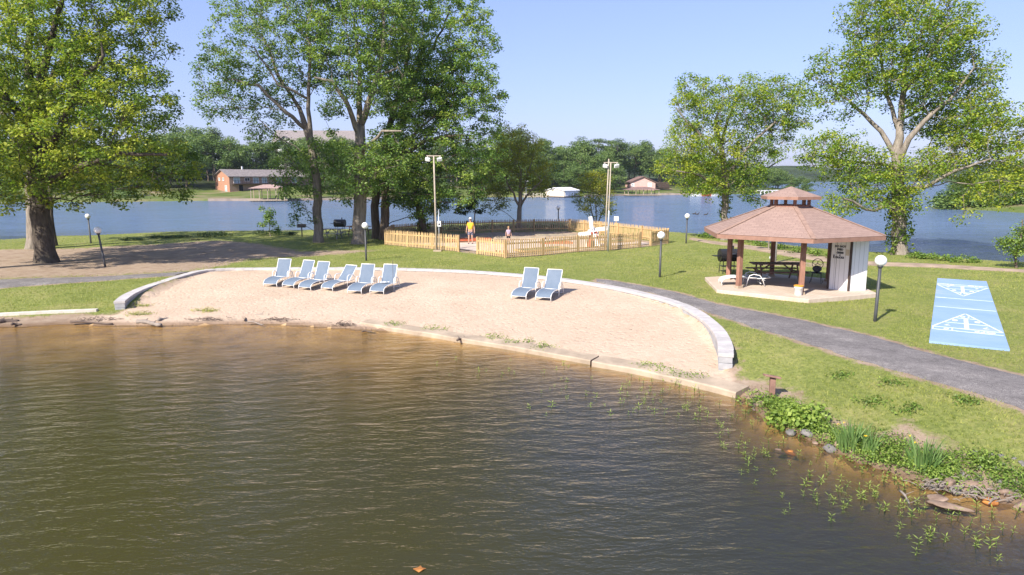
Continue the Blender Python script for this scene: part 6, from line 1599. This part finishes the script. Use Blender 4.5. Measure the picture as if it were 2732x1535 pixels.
# water weed sprigs standing out of the shallows
def sprig(h, nl):
    V_ = []; F_ = []; T_ = []
    for lvl in (.5, 1.0):
        for k in range(nl):
            a = 6.28 * k / nl + lvl * 3 + rng.normal(0, .2); L = h * rng.uniform(.5, .8); d = np.array([math.cos(a), math.sin(a), rng.uniform(.15, .7) if lvl > .9 else rng.uniform(-.1, .3)]); d /= np.linalg.norm(d); s = np.array([-d[1], d[0], 0]) * L * .11
            c = np.array([0, 0, h * lvl]); o = len(V_); V_ += [c, c + d * L * .5 + s, c + d * L, c + d * L * .5 - s]; F_.append((o, o+1, o+2, o+3)); tn = rng.uniform(.85, 1.0); T_ += [tn] * 4
    return V_, F_, T_
sp_protos = []
for k in range(5):
    h = .10 + .012 * k; root = empty('water_weed', (0,0,0), 0, 'upright sprig of narrow-leaved water weed standing out of the shallows', 'water plant', 'water weed sprigs off the right bank')
    V_, F_, T_ = sprig(h, 4); raw_mesh('leaves', V_, F_, MATS['leaf_weed'], root, {'tint': T_})
    b = MB(); b.tube([(0,0,-.06), (.01,0,h*.5), (0,0,h)], .005, 4); b.build('stem', MATS['leaf_weed'], root); sp_protos.append([root, False])
regs = [((1330,920),(1900,1050),60), ((1560,950),(1760,1020),36), ((1700,960),(1900,1060),30), ((1790,1040),(1960,1150),32), ((1860,1100),(2120,1240),36), ((2080,1190),(2340,1300),44), ((2300,1290),(2570,1420),22), ((1080,905),(1330,960),10), ((2240,1270),(2480,1360),14), ((1960,1230),(2240,1330),14)]
shore_x = np.array([[p[0], p[1]] for p in LAND])
for (u0, v0), (u1, v1), c_ in regs:
    for k in range(c_):
        f = rng.random(); u = u0 + (u1 - u0) * rng.random(); v = v0 + (v1 - v0) * rng.random()
        p = at(u, v, 0); 
        if sdf(np.array([p.x]), np.array([p.y]), LAND)[0] > -.25: continue
        pr = sp_protos[int(rng.integers(5))]
        if not pr[1]: o = pr[0]; pr[1] = True
        else: o = copy_tree(pr[0])
        s = rng.uniform(.5, 1.15); o.location = (p.x, p.y, -.01); o.rotation_euler = (rng.normal(0, .12), rng.normal(0, .12), rng.uniform(0, 6.28)); o.scale = (s, s, s)
# fallen leaf afloat
b = MB(); b.add([(0,-.07,.004),(.05,-.02,.012),(.09,.02,.006),(.03,.03,.012),(0,.09,.005),(-.03,.03,.013),(-.09,.01,.006),(-.05,-.03,.012)], [tuple(range(8))]); b.add([(x, y, z - .003) for x, y, z in b.v], [tuple(range(7, -1, -1))]); o = b.build('fallen_leaf', MATS['rock_rust']); o.location = at(1055, 1434, 0) + Vector((0,0,.008)); tag(o, 'single orange leaf floating near the bottom of the frame', 'leaf')

# ------------------------------------------------------------------ shoreline scrub, saplings
for k, (u, v, w) in enumerate([(1770,598,.7),(1795,600,.5),(1870,610,.7),(1905,618,.8),(1960,628,.6),(2010,636,.9),(2060,645,1.0),(2110,650,.7),(2330,652,.6),(2380,656,1.0),(2420,661,.8),(2300,650,.5)]):
    weed('shore_weeds', 'low dark weeds along the lake edge behind the lakeside path', hit(u, v), w, .35, .38, 260, 'leaf_weed', .13, .5, 'weeds along the lake edge behind the path', tint=.42)
for k, (u, v, w, h) in enumerate([(520,596,1.2,.35),(560,594,1.0,.3),(400,600,1.2,.2),(655,592,.6,.4),(700,592,.7,.35),(740,592,.6,.3),(450,598,1.0,.2),(330,605,1.0,.18)]):
    weed('shore_weeds', 'low dark weeds along the lake edge left of the gum trees', hit(u, v), w, .35, h, 240, 'leaf_dark', .14, .4, 'weeds along the lake edge left of the gums', tint=.5)
for k, t in enumerate(np.linspace(.05, .95, 9)):
    q = Vector((4.9, 59.6)).lerp(Vector((-9, 54.5)), t) + Vector((0, 1.6 * math.sin(t * 3.1) + 1.2)); weed('shore_weeds', 'rank dark weeds behind the shaded back picket fence', (q.x, q.y, Hs(q.x, q.y)), 1.0, .5, .5, 240, 'leaf_dark', .16, .4, 'weeds behind the back fence', tint=.6)
def sapling(name, label, base, H_, blobs, leaf, size, r=.035, spacing=.3, nper=22, cat='sapling', barkm='bark_grey', lean=0.0):
    Y = base.y; u = CX + FD * base.x / (Y * _cp - (base.z - CAM_H) * _sp); s = mpx(Y)
    root = empty(name, base, 0, label, cat); org = np.array(base)
    pts = []; T_ = []
    for x, z, rx, rz, c_ in blobs:
        for _ in range(c_):
            q = rng.normal(0, 1, 3); q /= np.linalg.norm(q); q *= rng.random() ** .4; pts.append([base.x + x + q[0] * rx, base.y + q[1] * rx * .8, base.z + z + q[2] * rz]); T_.append(.5 + .2 * q[2])
    trunk = [(base.x, base.y, base.z - .1, r), (base.x + lean * .5, base.y, base.z + H_ * .5, r * .7), (base.x + lean, base.y, base.z + H_, r * .3)]
    ch_, ends = grow(0, trunk, [], pts, .005, .35); tb = Tubes()
    for P, rr in ch_: tb.add(P - org, rr, 6 if rr.max() > .03 else 4)
    tb.build('trunk', MATS[barkm], root); V_, F_, t = leaf_cloud(np.array(pts) - org, (.16, .16, .11), nper, size, np.array(T_), .12)
    raw_mesh('crown', V_, F_, MATS[leaf], root, {'tint': t}); return root
sapling('sapling', 'thin leafy sapling at the lake edge left of the pedestal grill', hitS(722, 632), 2.3, [(0,1.9,.35,.4,9),(-.3,1.5,.3,.3,6),(.1,1.2,.35,.4,8),(.4,.6,.4,.25,7),(-.45,.9,.35,.2,5),(-.6,2.1,.2,.15,3)], 'leaf_gum', .17)
sapling('sapling', 'dark drooping sapling behind the man at the back fence', hitS(1266, 628), 4.6, [(-.4,2.6,.7,.3,12),(-.9,1.9,.6,.2,10),(-.3,2.2,.6,.25,10),(.5,1.9,.5,.18,8),(-1.2,2.2,.4,.15,6),(0,3.3,.5,.5,12),(0,4.2,.4,.5,8),(.2,2.6,.5,.2,6)], 'leaf_dark', .19, r=.06, lean=.05)
sapling('sapling', 'spreading dark sapling behind the pavilion by the water', hitS(2050, 668), 1.9, [(-.5,1.7,.7,.2,10),(.6,1.6,.7,.2,10),(0,1.9,.6,.2,8),(-1.1,1.5,.4,.15,6),(1.2,1.4,.4,.15,6),(.3,1.2,.4,.2,6)], 'leaf_gum', .17, r=.05)
sapling('bushy_tree', 'small bushy tree by the water at the right edge', hitS(2712, 716), 2.5, [(0,1.4,.75,.7,34),(-.6,1.1,.5,.5,14),(.5,1.3,.6,.6,20),(.2,2.0,.5,.4,12),(-.85,1.4,.3,.3,6),(-.3,.7,.5,.25,8)], 'leaf_weed', .12, r=.07, nper=26, barkm='bark_brown')
# ducks
mat('duck_dark', (.05, .042, .035), .7, .3, 9, .1)
for k, (u, v) in enumerate([(1745, 539), (1752, 540), (1774, 541)]):
    p = at(u, v, 0); root = empty('duck', (p.x, p.y, 0), R(20 - 30 * k), 'dark duck swimming on the lake beyond the pavilion', 'duck', 'ducks on the lake'); b = MB(); b.ball((0,0,.05), .2, 12, 7, (1.3, .62, .5)); b.tube([(.2,0,.08), (.27,0,.2), (.30,0,.27)], [.07,.045,.05], 8); b.ball((.33,0,.29), .06, 8, 6, (1.15,.85,.9)); b.add([(.38,-.02,.29),(.38,.02,.29),(.46,0,.275)], [(0,1,2)]); b.add([(-.22,-.08,.08),(-.22,.08,.08),(-.36,0,.13)], [(0,1,2)]); b.build('body', MATS['duck_dark'], root, True)
# ------------------------------------------------------------------ summer haze over the lake
hz = MB(); hz.box((0, 735, 21), (3400, 1530, 50)); hzo = hz.build('haze', None); hzo.data.materials.clear()
n = NT('haze_air'); pv = n.new('ShaderNodeVolumePrincipled'); pv.inputs['Density'].default_value = 0.00017; pv.inputs['Color'].default_value = (.80, .88, 1, 1); pv.inputs['Anisotropy'].default_value = .3
n.link(pv.outputs[0], n.out.inputs['Volume']); hzo.data.materials.append(n.m); tag(hzo, 'thin pale summer haze over the lake', 'haze', None, 'stuff')
